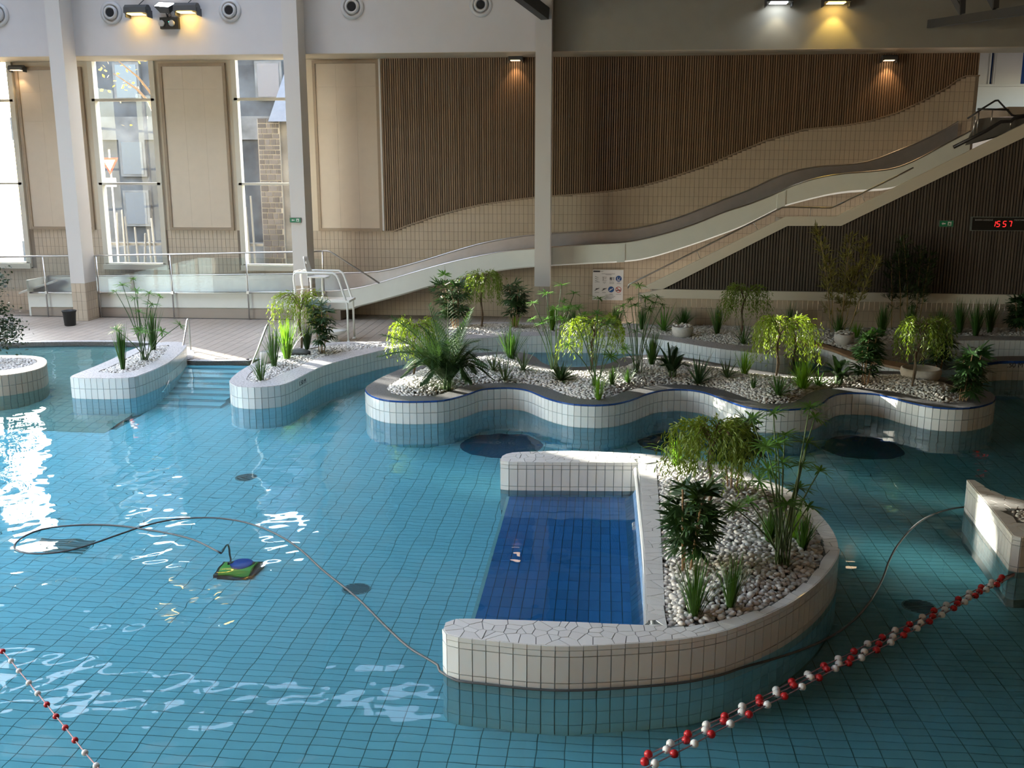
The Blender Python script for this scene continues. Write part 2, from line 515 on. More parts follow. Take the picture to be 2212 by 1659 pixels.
# long clerestory strip above the header
CL = (-21.0, -3.0, 11.5, 13.1)
mb.box(XL, CL[0], YW, YW+.35, 11.5, ZC); mb.box(CL[1], XR, YW, YW+.35, 11.5, ZC); mb.box(CL[0], CL[1], YW, YW+.35, CL[3], ZC)
for i in range(1, 9): mb.box(CL[0]+i*2-.06, CL[0]+i*2+.06, YW, YW+.2, 11.5, CL[3])
for i in range(9):
    MB().add([(CL[0]+i*2+.06, YW+.1, CL[2]), (CL[0]+i*2+1.94, YW+.1, CL[2]), (CL[0]+i*2+1.94, YW+.1, CL[3]), (CL[0]+i*2+.06, YW+.1, CL[3])], [(0,1,2,3)]).build('clerestory_pane', 'smoked_pane', bw)
portal('portal_clerestory', ((CL[0]+CL[1])/2, YW+.3, (CL[2]+CL[3])/2), (-math.pi/2, 0, 0), CL[1]-CL[0], CL[3]-CL[2])
mb.build('plaster', 'cream', bw)

# header in front of it
XCOL = V(1186, 100, YH).x
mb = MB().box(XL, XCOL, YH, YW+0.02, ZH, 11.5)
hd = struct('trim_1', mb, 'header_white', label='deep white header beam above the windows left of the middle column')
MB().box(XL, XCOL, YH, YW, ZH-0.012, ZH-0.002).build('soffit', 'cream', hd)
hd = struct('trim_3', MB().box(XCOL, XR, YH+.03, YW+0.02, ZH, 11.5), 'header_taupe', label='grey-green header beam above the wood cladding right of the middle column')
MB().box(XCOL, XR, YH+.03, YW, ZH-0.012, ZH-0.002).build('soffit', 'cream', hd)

# ---- wavy lower edge of the wood cladding
wave_px = [(832,498),(850,498),(880,486),(934,467),(988,452),(1042,440),(1104,431),(1158,424.6),(1194,422),(1267,416.5),
           (1321,411),(1375,403),(1430,388),(1484,370),(1538,351),(1600,324),(1655,301.6),(1738,278),(1821,270),(1877,260),
           (1932,243.5),(1987,218.6),(2043,188),(2065,171.5),(2084,163),(2115,162)]
wave = [V(x, y, YW) for x, y in wave_px]
def wave_z(x):
    if x <= wave[0].x: return wave[0].z
    for a, b in zip(wave, wave[1:]):
        if x <= b.x: return a.z+(b.z-a.z)*(x-a.x)/(b.x-a.x)
    return wave[-1].z
mb = MB()
n = 120
for i in range(n):
    a = XWOOD0+(XWOOD1-XWOOD0)*i/n; b = XWOOD0+(XWOOD1-XWOOD0)*(i+1)/n
    mb.box(a, b, YW-0.03, YW, (wave_z(a)+wave_z(b))/2, ZH)
mb.build('cladding_board', 'wood_back', bw, label='dark board behind the wooden slats')
sl = unit_box('wood_slat'); pitch = 0.0647
k = int((XWOOD1-XWOOD0)/pitch)
for i in range(k):
    x = XWOOD0+0.03+i*pitch; z0 = wave_z(x)
    o = link('slat', sl, bw); o.location = (x, YW-0.055, (z0+ZH)/2); o.scale = (0.042, 0.05, ZH-z0-0.004)
# curved trim under the slats
mb = MB()
for a, b in zip(wave, wave[1:]):
    mb.add([(a.x,YW-.085,a.z-.035),(b.x,YW-.085,b.z-.035),(b.x,YW,b.z-.035),(a.x,YW,a.z-.035),
            (a.x,YW-.085,a.z),(b.x,YW-.085,b.z),(b.x,YW,b.z),(a.x,YW,a.z)],
           [(3,2,1,0),(4,5,6,7),(0,1,5,4),(1,2,6,5),(2,3,7,6),(3,0,4,7)])
mb.build('edge_strip', 'panel_frame', bw)
MB().box(V(828,498,YW).x, XWOOD0, YW-0.09, YW, V(832,498,YW).z, ZH).build('end_strip', 'column_white', bw)

# ---- beige wall tiles under the panels and under the slats
ZTT = V(400, 497, YW).z
mb = MB().box(XL, XWOOD1, YW-0.012, YW-0.001, DECK-.1, ZS-.12)
for i in range(0, len(xs), 2): mb.box(xs[i], xs[i+1], YW-0.012, YW-0.001, ZS-.12, ZTT)
mb.build('tile_bed', 'beige_grout', bw)
mb = MB()
for a, b in zip(wave, wave[1:]):
    mb.add([(a.x,YW-.012,ZTT-.01),(b.x,YW-.012,ZTT-.01),(b.x,YW-.012,b.z),(a.x,YW-.012,a.z)], [(0,1,2,3)])
mb.build('tile_bed', 'beige_grout', bw)
items = []
xmin = V(-30, 600, YW).x
x = XWOOD0 - TW*round((XWOOD0-xmin)/TW)
while x < XWOOD1-TW:
    xc = x+TW/2
    skip = any(a-0.12 < xc < b+0.12 for a, b in WIN)
    ztop = ZTT if xc < XWOOD0 else min(wave_z(x), wave_z(x+TW))-0.035
    r = 0
    z1 = ZTT
    rows = []
    zz = ZTT
    while zz > DECK+0.05: rows.append((zz-TH, zz)); zz -= TH
    zz = ZTT
    while zz < ztop-0.03: rows.append((zz, min(zz+TH, ztop))); zz += TH
    for z0, z1 in rows:
        if skip and z1 > ZS-0.15:
            z1 = min(z1, ZS-0.15)
            if z1-z0 < 0.04: continue
        px = proj((xc, YW, (z0+z1)/2))
        if px[0] > 2230: continue
        items.append(((xc, YW-0.014, (z0+z1)/2), (TW-0.008, 0.012, z1-z0-0.008), QI))
    x += TW
pieces(bw, 'tile', 'beige_tile', items)

# ---- framed acoustic panels
for (a, b, yt) in [(70, 208, 145), (370, 508, 137), (690, 828, 131)]:
    xa, xb = V(a, 497, YW).x, V(b, 497, YW).x
    z0, z1 = ZTT, V((a+b)/2-20, yt, YW).z
    p = thing('acoustic_panel', {70: 'tall beige framed wall panel behind the leftmost white column',
              370: 'tall beige framed wall panel between the two clear windows',
              690: 'tall beige framed wall panel beside the wooden slat cladding'}[a], 'wall panel', ((xa+xb)/2, YW, z0), group='framed wall panels')
    w = (xb-xa); h = z1-z0
    fw = 0.085
    for (x0, x1, y0, y1) in [(-w/2, -w/2+fw, 0, h), (w/2-fw, w/2, 0, h), (-w/2+fw, w/2-fw, 0, fw), (-w/2+fw, w/2-fw, h-fw, h)]:
        MB().box(x0, x1, -0.09, -0.001, y0, y1).build('frame_bar', 'panel_frame', p)
    cw = (w-2*fw)/3
    zz = [fw, fw+1.55, fw+3.1, h-0.72, h-fw]
    for i in range(3):
        for j in range(4):
            MB().box(-w/2+fw+i*cw+.001, -w/2+fw+(i+1)*cw-.001, -0.05, -0.02, zz[j]+.001, zz[j+1]-.001).build('panel_board', 'panel_fill', p)
    MB().box(-w/2+fw, w/2-fw, -0.025, -0.002, fw, h-fw).build('backing', 'panel_joint', p)

# ---- windows
for i, (a, b) in enumerate(WIN):
    w = rempty('window_%d' % (i+1), label=['overexposed tall window at the left edge of the hall', 'tall three-pane window overlooking a give-way sign',
                                        'tall three-pane window overlooking a stone corner and a red scooter'][i])
    fr = 0.10
    for x0, x1, z0, z1 in [(a-.05, a+fr, ZS-.12, ZH), (b-fr, b+.05, ZS-.12, ZH), (a, b, ZS-.14, ZS+.03), (a, b, ZT1-.035, ZT1+.035), (a, b, ZT2-.035, ZT2+.035)]:
        MB().box(x0, x1, YW-0.10, YW+0.12, z0, z1).build('window_frame', 'frame_cream', w)
    MB().box(a-.05, b+.05, YW-0.17, YW-0.10, ZS-.16, ZS+.0).build('window_sill', 'frame_cream', w)
    for z0, z1 in [(ZS+.03, ZT1-.035), (ZT1+.035, ZT2-.035), (ZT2+.035, ZH)]:
        MB().add([(a+fr, YW+.02, z0), (b-fr, YW+.02, z0), (b-fr, YW+.02, z1), (a+fr, YW+.02, z1)], [(0,1,2,3)]).build('pane', 'pane', w)
    portal('portal_window', ((a+b)/2, YW+0.2, (ZS+ZH)/2), (-math.pi/2, 0, 0), b-a, ZH-ZS)

w = rempty('window_4', label='small high window left of the overexposed tall one')
for x0, x1, z0, z1 in [(UW[0], UW[0]+.08, UW[2], UW[3]), (UW[1]-.08, UW[1], UW[2], UW[3]), (UW[0], UW[1], UW[2], UW[2]+.06)]:
    MB().box(x0, x1, YW-.05, YW+.1, z0, z1).build('window_frame', 'frame_cream', w)
MB().add([(UW[0], YW+.02, UW[2]), (UW[1], YW+.02, UW[2]), (UW[1], YW+.02, UW[3]), (UW[0], YW+.02, UW[3])], [(0,1,2,3)]).build('pane', 'pane', w)
# ---- other walls, ceiling with skylights over the left half, clerestory above the header
GL = (-2.0, 14.0, 0.6, 8.0)         # glazed bay of the left wall (y0, y1, z0, z1)
mb = MB().box(XL-.3, XL, YB, GL[0], -2, ZC).box(XL-.3, XL, GL[1], YW+.35, -2, ZC).box(XL-.3, XL, GL[0], GL[1], -2, GL[2]).box(XL-.3, XL, GL[0], GL[1], GL[3], ZC)
wl = struct('wall_left', mb, 'wall_white', label='white side wall at the left of the hall with a large glazed bay')
for i in range(7):
    y = GL[0]+(GL[1]-GL[0])*i/6; MB().box(XL-.2, XL-.05, y-.06, y+.06, GL[2], GL[3]).build('mullion', 'frame_cream', wl)
for i in range(5):
    z = GL[2]+(GL[3]-GL[2])*i/4; MB().box(XL-.2, XL-.05, GL[0], GL[1], z-.05, z+.05).build('transom', 'frame_cream', wl)
MB().add([(XL-.12, GL[0], GL[2]), (XL-.12, GL[1], GL[2]), (XL-.12, GL[1], GL[3]), (XL-.12, GL[0], GL[3])], [(0,1,2,3)]).build('pane', 'pane', wl)
portal('portal_left', (XL-.3, (GL[0]+GL[1])/2, (GL[2]+GL[3])/2), (math.pi/2, 0, -math.pi/2), GL[1]-GL[0], GL[3]-GL[2])
struct('wall_right', MB().box(XR, XR+.3, YB, YW+.8, -2, ZC).box(XR, XR+.3, YW+2.4, 33.5, -2, ZC).box(XR, XR+.3, YW+.8, YW+2.4, -2, 5.3).box(XR, XR+.3, YW+.8, YW+2.4, 7.3, ZC), 'wall_brown', label='brown side wall at the right of the hall')
struct('wall_front', MB().box(XL, XR, YB-.3, YB, -2, ZC), 'wall_brown', label='brown wall behind the viewpoint')
SKY = [(-21.0, -15.5, 3.0, 26.5), (-13.5, -8.0, 3.0, 26.5)]
mb = MB()
def ceiling_cells():
    xs = [XL] + sorted(v for s_ in SKY for v in s_[:2]) + [XR]
    for i in range(len(xs)-1):
        if i % 2 == 0: yield xs[i], xs[i+1], YB, YW+.35
        else:
            s_ = SKY[i//2]; yield xs[i], xs[i+1], YB, s_[2]; yield xs[i], xs[i+1], s_[3], YW+.35
for a, b, c, d in ceiling_cells(): mb.box(a, b, c, d, ZC, ZC+0.3)
ce = struct('ceiling', mb, 'ceiling_wood', label='dark timber ceiling with long skylights')
for a, b, c, d in SKY:
    MB().add([(a, c, ZC+.15), (b, c, ZC+.15), (b, d, ZC+.15), (a, d, ZC+.15)], [(0,1,2,3)]).build('skylight_pane', 'pane', ce)
    portal('portal_skylight', ((a+b)/2, (c+d)/2, ZC+.2), (0, 0, 0), b-a, d-c)

# unseen deep bulkhead on the middle column line, placed to shade the right half
struct('trim_2', MB().box(-1.95, -1.6, YB, YH, 9.4, ZC), 'wall_white', label='deep unseen white bulkhead added on the middle column line to shade the right half')
# ---- alcove at the head of the stairs, lit through an unseen opening in the right wall
AX0, AX1, AY = XWOOD1, XR, 33.2
al = rempty('wall_alcove', label='pale wall with a window at the head of the stairs')
MB().box(AX0-.25, AX0, YW, AY, -0.3, 11.3).build('reveal', 'wall_white', al)
zf = V(2150, 252, AY).z-0.02
za, zb = V(2150, 182, AY).z, 9.2
xa, xb = V(2136, 150, AY).x, V(2205, 150, AY).x
mb = MB()
mb.box(AX0, AX1, AY, AY+.3, -.3, za)
mb.box(AX0, xa, AY, AY+.3, za, zb); mb.box(AX0, AX1, AY, AY+.3, zb, 11.3)
xm = V(2150, 150, AY).x; xn = V(2203, 150, AY).x
mb.box(xm, xn, AY-.03, AY+.3, za, zb); mb.box(xn+.9, AX1, AY, AY+.3, za, zb)
mb.build('plaster', 'wall_white', al)
for x in (xa, xn):
    w = 0.9 if x == xn else xm-xa
    MB().box(x, x+w, AY+.12, AY+.16, za, zb).build('pane', 'edge_blue', al)
    for q in (x, x+w-.05): MB().box(q, q+.05, AY-.02, AY+.14, za, zb).build('window_frame', 'wall_white', al)
MB().box(AX0, AX1, AY-.10, AY+.02, za-.07, za).build('window_sill', 'wall_white', al)
MB().box(AX0, AX1, AY-.06, AY, zf, zf+.14).build('skirting', 'wall_white', al)
lf = MB().box(AX0, AX1, 26.9, AY, zf-.25, zf-.02)
struct('floor_landing', lf, 'deck_tile', label='upper landing floor at the head of the stairs')
MB().box(AX0, AX1, YW, AY+.3, 11.3, 11.5).build('alcove_roof', 'wall_white', al)
MB().box(AX1-.05, AX1+.2, YW, YW+.6, -.3, 11.3).build('reveal', 'wall_white', al)
MB().box(AX0, AX1, YH+.02, YW+.35, 8.6, 11.5)
portal('portal_alcove', (XR+.25, YW+1.6, 6.3), (math.pi/2, 0, math.pi/2), 1.6, 2.0)

# ---- columns
def column(px, y_foot, label, z_tile):
    c = G(px, y_foot, DECK); y0 = 27.25
    xl, xr = c.x-0.21, c.x+0.21
    t = rempty('column', label=label); t.location = (c.x, y0+.33, DECK)
    t['category'] = 'column'; del t['kind']
    MB().box(-.21, .21, -.33, .33, z_tile-DECK, 11.3-DECK).build('shaft', 'column_white', t)
    MB().box(-.205, .205, -.325, .325, 0, z_tile-DECK).build('core', 'beige_grout', t)
    items = []
    z = z_tile-DECK
    while z > 0.02:
        z0 = max(0.005, z-TH)
        for k in range(3):
            w = .42/3
            items.append(((-.21+w*(k+.5), -.328, (z+z0)/2), (w-.008, .012, z-z0-.008), QI))
        for k in range(5):
            w = .66/5
            items.append(((.208, -.33+w*(k+.5), (z+z0)/2), (.012, w-.008, z-z0-.008), QI))
        z = z0
    pieces(t, 'tile', 'beige_tile', items)
    return t
zct = V(165, 612, 27.25).z
column(163.5, 697, 'leftmost white square column with a tiled foot beside the black bin', zct)
cb = column(661, 697, 'white square column behind the lifeguard chair with a green exit sign', zct)
column(1174.5, 697, 'white square column standing in front of the water slide', V(1174, 619, 27.25).z)

# ---- roof steel
mb = MB()
def beam(mb, a, b, w, h):
    a, b = Vector(a), Vector(b); d = (b-a).normalized(); sd = d.cross(Vector((0,0,1))).normalized(); up = sd.cross(d)
    vs = []
    for p in (a, b):
        for i, j in ((-1,-1),(1,-1),(1,1),(-1,1)): vs.append(p+sd*(w/2*i)+up*(h/2*j))
    mb.add(vs, [(3,2,1,0),(4,5,6,7),(0,1,5,4),(1,2,6,5),(2,3,7,6),(3,0,4,7)])
    return mb
a = V(1178, 30, 27.2); b = V(1060, -60, 24.5)
st = beam(MB(), a, b, 0.22, 0.30).build('roof_strut', 'truss_paint')
tag(st, 'dark steel strut leaning off the top of the column before the slide', 'strut')
rt = thing('roof_truss', 'dark steel roof truss at the upper right corner', 'truss', V(2010, 52, 27.8))
for nm, a, b, w, h in [('bottom_chord', V(2008, 52, 27.7), V(2330, 5, 23.0), .14, .20), ('diagonal', V(2078, 30, 26.6), V(2040, -40, 26.9), .09, .12),
                       ('upright', V(2078, 30, 26.6), V(2082, -60, 26.6), .12, .12), ('diagonal', V(2150, 18, 25.4), V(2120, -40, 25.8), .09, .12), ('upright', V(2150, 18, 25.4), V(2154, -60, 25.4), .12, .12)]:
    beam(MB(), a, b, w, h).build(nm, 'truss_paint', rt)
rebase(rt, rt.location)
# ================================================================== pool basin, deck, water
XWAT0, XWAT1, YWAT0, YWAT1 = XL, XR, 2.0, 26.9
def recv(o): return o
pf = rempty('pool_floor', label='tiled pool floor seen through the water')
mb = MB()
ys = [YWAT0-5, 8, 15, 27.5]
for a, b in zip(ys, ys[1:]):
    mb.add([(XL, a, floor_z(a)), (XR, a, floor_z(a)), (XR, b, floor_z(b)), (XL, b, floor_z(b))], [(0,1,2,3)])
recv(mb.build('screed', 'pool_grout', pf))
# ---- plan outlines of the planted islands (rim height)
def outline(px, step=PW, z=RIM, closed=True):
    pts = smooth_line([G(x, y, z).xy for x, y in px], step, closed)
    if closed:
        n = len(pts)
        if sum(pts[i].x*pts[(i+1)%n].y-pts[(i+1)%n].x*pts[i].y for i in range(n)) < 0: pts.reverse()
    return pts
def inset(poly, d):
    n = len(poly); out = []
    for i in range(n):
        t = (poly[(i+1)%n]-poly[i-1]).normalized()
        out.append(poly[i]+Vector((-t.y, t.x))*d)
    return out
mid_px = [(789,840),(803,854),(832,863),(870,866),(916,866),(961,863),(1006,851.6),(1040,840),(1074,837),(1108,837),(1142,842.6),(1187,860.6),
          (1232,871),(1277,874),(1310,873),(1336,869.7),(1370,860.6),(1392,851.6),(1426,842.6),(1460,840),(1494,841.4),(1528,848),(1562,860.6),(1607,876.5),
          (1652,883),(1701,883.5),(1751,879),(1777,869),(1792,857),(1815,849),(1853,847.7),(1891,850),(1929,858),(1955,865.5),(1993,874),(2031,879.5),
          (2082,880.7),(2120,875.7),(2145,866.8),(2150,856.6),(2140,847),(2110,835),(2070,822),(2020,811),(1960,803),(1890,801),(1830,803),(1760,806),(1700,806),
          (1640,800),(1560,786),(1480,772),(1400,766),(1345,772),(1308,787),(1235,793),(1180,787),(1150,767),(1110,760),(1040,762),(960,772),(893,787),(836,809),(802,827)]
near_px = [(957,1357.5),(966,1370),(998,1377),(1057,1383),(1135,1391),(1213.5,1395),(1292,1393),(1390,1387),(1468,1380),(1520,1372),(1579,1357.6),(1659,1326),(1718.5,1294),
           (1770,1254),(1802,1214.5),(1812,1187),(1806,1159),(1786,1127),(1745,1087),(1700,1056),(1651,1034),(1600,1015),(1531,997),(1480,990),(1437,985),(1370,979),(1253,974),(1174,974.5),
           (1110,977),(1087,983),(1082,991),(1096,997),(1233,998.5),(1366,999.5),(1380,1003),(1385,1060),(1391,1180),(1396,1300),(1398,1340),(1388,1348.5),(1213,1342),(1017,1336),(972,1339),(958,1349)]
near_bed_px = [(1441,1350),(1480,1352),(1531,1345),(1606,1326),(1681.5,1296),(1742,1251),(1772,1212),(1776.5,1175.5),(1757,1136),(1712,1091),(1651,1055),(1600,1034),(1531,1010),(1470,998),(1423,996),(1418,1005),(1425,1100),(1433,1240),(1438,1330)]
bank_px = [(496,824),(504,831),(518,835),(552,836.5),(586,834),(608,831),(631,823),(653,811.6),(676,800),(699,790),(744,776.6),(789,765),(823,757),(857,751),(950,738),(1024,731),(1119,726),
           (1200,725),(1277,726),(1340,727),(1381,728),(1426,733),(1471,740),(1539,751),(1596,758),(1645,763),(1690,766),(1712,760),(1716,735),(1712,712),(1690,705),(1600,701),(1400,699),(1164,697),(1035,696),(960,710),
           (880,731),(845,737),(744,738),(699,741),(640,752),(585,766),(548,784),(520,800),(502,814)]
bank_bed_px = [(532,821),(545,826),(563,825),(586,818),(608,808),(638,795),(676,778),(721,765),(766,757),(812,750),(900,738.5),(1000,724),(1119,717),(1277,717.5),(1350,718),(1426,723),(1471,729),(1539,739),(1600,746),(1660,749),
               (1694,746),(1694,712),(1670,706),(1600,703),(1400,701),(1164,699),(1045,698.5),(965,713),(885,734),(845,739.5),(744,743),(700,747),(640,759),(592,774),(562,790),(541,805)]
p1_px = [(156,811),(162,815.6),(226,817),(278,815.6),(296,812),(328,800),(362,784),(384,768),(399,752),(402,744),(393,739),(366,738),(339,741),(290,753),(249,772),(203,792)]
p1_bed_px = [(212,803),(240,806),(282,803),(316,790),(348,771),(364,752),(364,745),(345,747),(305,758),(268,777),(236,793)]
fic_px = [(100,779),(96,789.5),(78,798),(41,806),(0,811),(-60,813),(-130,808),(-170,795),(-170,780),(-130,770),(-60,767),(0,767),(61,768),(92,772)]
fic_bed_px = [(80,778),(72,787),(40,795),(0,800),(-60,801),(-120,797),(-145,786),(-120,776),(-60,773),(0,773),(55,773)]
right_px = [(2090,1036),(2094,1042),(2120,1073),(2155,1115),(2186,1154),(2193,1160),(2230,1160),(2330,1150),(2420,1120),(2400,1095),(2300,1090),(2212,1078),(2175,1071),(2136,1055),(2112,1039),(2098,1035)]
right_bed_px = [(2182,1102),(2200,1122),(2230,1132),(2300,1130),(2360,1118),(2350,1108),(2280,1106),(2215,1100)]
ledge_px = [(1716,727),(1760,737),(1850,763),(1930,780),(1990,792),(1992,799),(1975,800),(1900,785),(1845,773),(1800,756),(1760,746),(1716,742)]
ledgebed_px = [(1716,712),(1800,708),(1890,707),(1905,716),(1895,735),(1870,752),(1845,757),(1800,744),(1760,733),(1718,723)]
far_px = [(1890,752),(1905,758),(1960,747),(2030,737),(2120,735),(2200,735),(2330,736),(2330,706),(2200,704),(2000,704),(1900,706),(1886,730)]
far_bed_px = [(1905,742),(1960,736),(2030,727),(2120,725),(2200,726),(2320,727),(2320,708),(2200,706),(2000,706),(1915,708),(1900,725)]
navy_px = [(2100,783),(2118,773),(2160,769.5),(2212,769),(2330,769),(2330,780),(2212,779.5),(2160,780),(2125,785),(2105,790)]
OUT = {}
for k_, px_ in dict(mid=mid_px, near=near_px, bank=bank_px, p1=p1_px, fic=fic_px, right=right_px, ledge=ledge_px, far=far_px, navy=navy_px).items():
    OUT[k_] = outline(px_)
BED = {'mid': inset(outline(mid_px, 0.16), 0.40)}
for k_, px_ in dict(near=near_bed_px, bank=bank_bed_px, p1=p1_bed_px, fic=fic_bed_px, right=right_bed_px, ledge=ledgebed_px, far=far_bed_px).items():
    BED[k_] = outline(px_, 0.16)
NP = {k_: np.array([(p.x, p.y) for p in v]) for k_, v in list(OUT.items())}
NB = {k_: np.array([(p.x, p.y) for p in v]) for k_, v in BED.items()}
def np_inside(P, poly):
    x, y = P[:,0], P[:,1]; r = np.zeros(len(P), bool); n = len(poly)
    for i in range(n):
        a, b = poly[i], poly[(i+1) % n]
        if a[1] == b[1]: continue
        c = ((a[1] > y) != (b[1] > y)) & (x < (b[0]-a[0])*(y-a[1])/(b[1]-a[1])+a[0])
        r ^= c
    return r
def np_dist(P, poly):
    best = np.full(len(P), 1e9); n = len(poly)
    for i in range(n):
        a, b = poly[i], poly[(i+1) % n]; d = b-a; l = max(1e-12, d @ d)
        t = np.clip(((P-a) @ d)/l, 0, 1); q = P-a-t[:,None]*d
        best = np.minimum(best, np.hypot(q[:,0], q[:,1]))
    return best

# ---- pool floor tiles (0.246 x 0.123 m), skipped under the islands
items = []; cand = []
Y = 4.4
while Y < 24.4:
    xl, xr = G(-60, 1400, 0).x*0, 0
    half = Y*0.62+0.6
    x = -PD*math.ceil((half+Y*0.09)/PD)
    while x < half-Y*0.09+0.6:
        cand.append((x+PD/2, Y+PW/2)); x += PD
    Y += PW
cand = np.array(cand)
bad = np.zeros(len(cand), bool)
for k_ in ('mid', 'near', 'bank', 'p1', 'fic', 'right', 'navy'): bad |= np_inside(cand, NP[k_]) & (np_dist(cand, NP[k_]) > .15)
bad |= (cand[:,0] < -9.0) & (cand[:,1] > 17.4) | (cand[:,1] > 19.6) & (cand[:,0] < -6.0)
slope = math.atan2(0.59, 7)
for (x, y) in cand[~bad]:
    q = QI if (y < 8 or y > 15) else Quaternion((1,0,0), -slope)
    items.append(((x, y, floor_z(y)+0.003), (PD-0.009, PW-0.008, 0.012), q))
pieces(pf, 'tile', 'floor_tile', items, receiver=True)

# dark circular massage pits, drains and the square grating on the floor
for i, (px, py, w) in enumerate([(1083, 962, 178), (1455, 957, 150), (1862, 967, 176)]):
    c = R(px, py); a = R(px-w/2, py)
    rad = (c-a).length
    m_ = MB().lathe([(rad, 0), (rad, 0.016), (0.02, 0.017)], c=(0,0,0), n=40)
    o = m_.build('floor_recess', 'navy_tile'); o.location = c; recv(o)
    tag(o, ['dark round tiled pit under water left of the blue bench alcove', 'dark round tiled pit under water behind the near planter',
            'dark round tiled pit under water at the right of the scalloped island'][i], 'floor recess', 'dark round pits under water')
for i, (px, py, r_, lab) in enumerate([(532, 1032, .16, 'oval dark drain cover under water nearest the planter point'), (770, 1274, .17, 'oval dark drain cover beside the hose under water'),
                                 (1985, 1311, .19, 'oval dark drain cover under water beside the triple lane rope'), (1080, 890, .10, 'small dark inlet under the left bay of the scalloped island'),
                                 (1465, 905, .10, 'small dark inlet under the second bay of the scalloped island')]):
    c = R(px, py)
    t = thing('drain_cover', lab, 'drain', c)
    o = MB().lathe([(r_, 0), (r_, 0.02), (r_*.9, 0.026)], n=28).build('plate', 'plastic_grey', t); recv(o)
    mbs = MB()
    for q in range(-4, 5):
        w = math.sqrt(max(0, .78-(q/5)**2))*r_
        mbs.box(-w, w, q*r_/5.2-.006, q*r_/5.2+.006, .026, .030)
    recv(mbs.build('slot', 'void', t))
q = [R(38, 1208), R(95, 1163), R(212, 1167), R(152, 1218)]
c = sum(q, Vector())/4
t = thing('floor_grating', 'square grey grating on the pool floor under the floating hose', 'grating', c)
q = [p-c for p in q]
zt = 0.02
recv(MB().add([(p.x, p.y, 0.014) for p in q]+[(p.x, p.y, -.02) for p in q], [(0,3,2,1) , (0,1,5,4),(1,2,6,5),(2,3,7,6),(3,0,4,7)]).build('plate', 'plastic_grey', t))
for k_ in range(9):
    a = q[0].lerp(q[1], (k_+.3)/9); b = q[3].lerp(q[2], (k_+.3)/9)
    a2 = q[0].lerp(q[1], (k_+.8)/9); b2 = q[3].lerp(q[2], (k_+.8)/9)
    recv(MB().add([(a.x,a.y,.02),(b.x,b.y,.02),(b2.x,b2.y,.02),(a2.x,a2.y,.02),(a.x,a.y,.010),(b.x,b.y,.010),(b2.x,b2.y,.010),(a2.x,a2.y,.010)],
             [(0,1,2,3),(4,5,1,0),(5,6,2,1),(6,7,3,2),(7,4,0,3)]).build('bar', 'frame_grey', t))

# ---- deck at the back left, with its curved beach edge
deck_px = [(-420,772),(-200,752),(-60,744),(40,740),(200,738),(300,740),(350,745),(390,755),(402,766),(404,779),(536,779),(560,776),(640,770),(760,750),(900,735),(1040,705),(1130,698)]
edge = smooth_line([G(x, y, DECK).xy for x, y in deck_px], 0.3)
poly = [Vector((XL, edge[0].y))]+edge+[Vector((0.4, edge[-1].y)), Vector((0.4, YW)), Vector((XL, YW))]
fl = rempty('floor', label='beige tiled pool deck in front of the back wall')
MB().prism(poly, -1.7, DECK-0.008).build('slab', 'deck_grout', fl)
cand = []
Y = 20.8
while Y < YW-0.1:
    x = -20.5
    while x < 0.2: cand.append((x+PD/2, Y+PD/2)); x += PD
    Y += PD
cand = np.array(cand); dp = np.array([(p.x, p.y) for p in poly])
ok = np_inside(cand, dp) & (np_dist(cand, dp) > 0.15)
for k_ in ('bank', 'p1'): ok &= ~np_inside(cand, NP[k_])
pieces(fl, 'tile', 'deck_tile', [((x, y, DECK-.006), (PD-.010, PD-.010, .012), QI) for x, y in cand[ok]])
# pale coping along the beach and above the steps
cop = [p for p in edge]
mb = MB()
for a, b in zip(cop, cop[1:]):
    t_ = (b-a).normalized(); nrm = Vector((-t_.y, t_.x))
    mb.add([(a.x,a.y,DECK+.004),(b.x,b.y,DECK+.004),(b.x+nrm.x*.2,b.y+nrm.y*.2,DECK+.004),(a.x+nrm.x*.2,a.y+nrm.y*.2,DECK+.004),(a.x,a.y,-.4),(b.x,b.y,-.4)],
           [(0,1,2,3),(4,5,1,0)])
mb.build('coping', 'mosaic_pale', fl)
# drainage slot along the run-out
a, b = G(25, 679, DECK), G(735, 683, DECK)
MB().box(a.x, b.x, 28.0, 28.07, DECK+.001, DECK+.006).build('drain_slot', 'void', fl)

# ---- shallow beach and the wide flight of steps
bs = rempty('floor_beach', label='sloping shallow beach floor at the left of the pool')
mb = MB()
mb.add([(XL, 24.6, -.06), (-9.2, 24.6, -.06), (-9.2, 16.9, -1.5), (XL, 16.9, -1.5), ], [(0,3,2,1)])
recv(mb.build('slope', 'pool_grout', bs))
items = []
n_ = int(7.7/PD)
sl_ = math.atan2(1.44, 7.7)
for j in range(n_):
    y = 24.6-(j+.5)*PD; z = -.06-(24.6-y)/7.7*1.44
    x = -9.2-PD/2
    while x > -9.2-(y*.62-7.2):
        if not inside((x, y), OUT['p1']) and not inside((x, y), OUT['fic']): items.append(((x, y, z+.003), (PD-.012, PD-.012, .012), Quaternion((1,0,0), sl_)))
        x -= PD
pieces(bs, 'tile', 'sand_tile', items, receiver=True)
e0, e1 = G(404, 779, DECK), G(536, 779, DECK)
stp = thing('pool_steps', 'wide flight of submerged pool steps between the two planters', 'steps', ((e0.x+e1.x)/2, 20.0, -1.45))
for k_ in range(8):
    y1 = min(e0.y, e1.y)+.05-k_*.33; z1 = -0.02-k_*.178
    ex = k_*.06
    MB().box(e0.x-.7-ex, e1.x+.35, y1-.33, y1, -1.6, z1).build('step', 'floor_tile', stp)
    recv(MB().box(e0.x-.7-ex, e1.x+.35, y1-.335, y1-.312, z1, z1+.006).build('nosing', 'navy_tile', stp))
rebase(stp, stp.location)

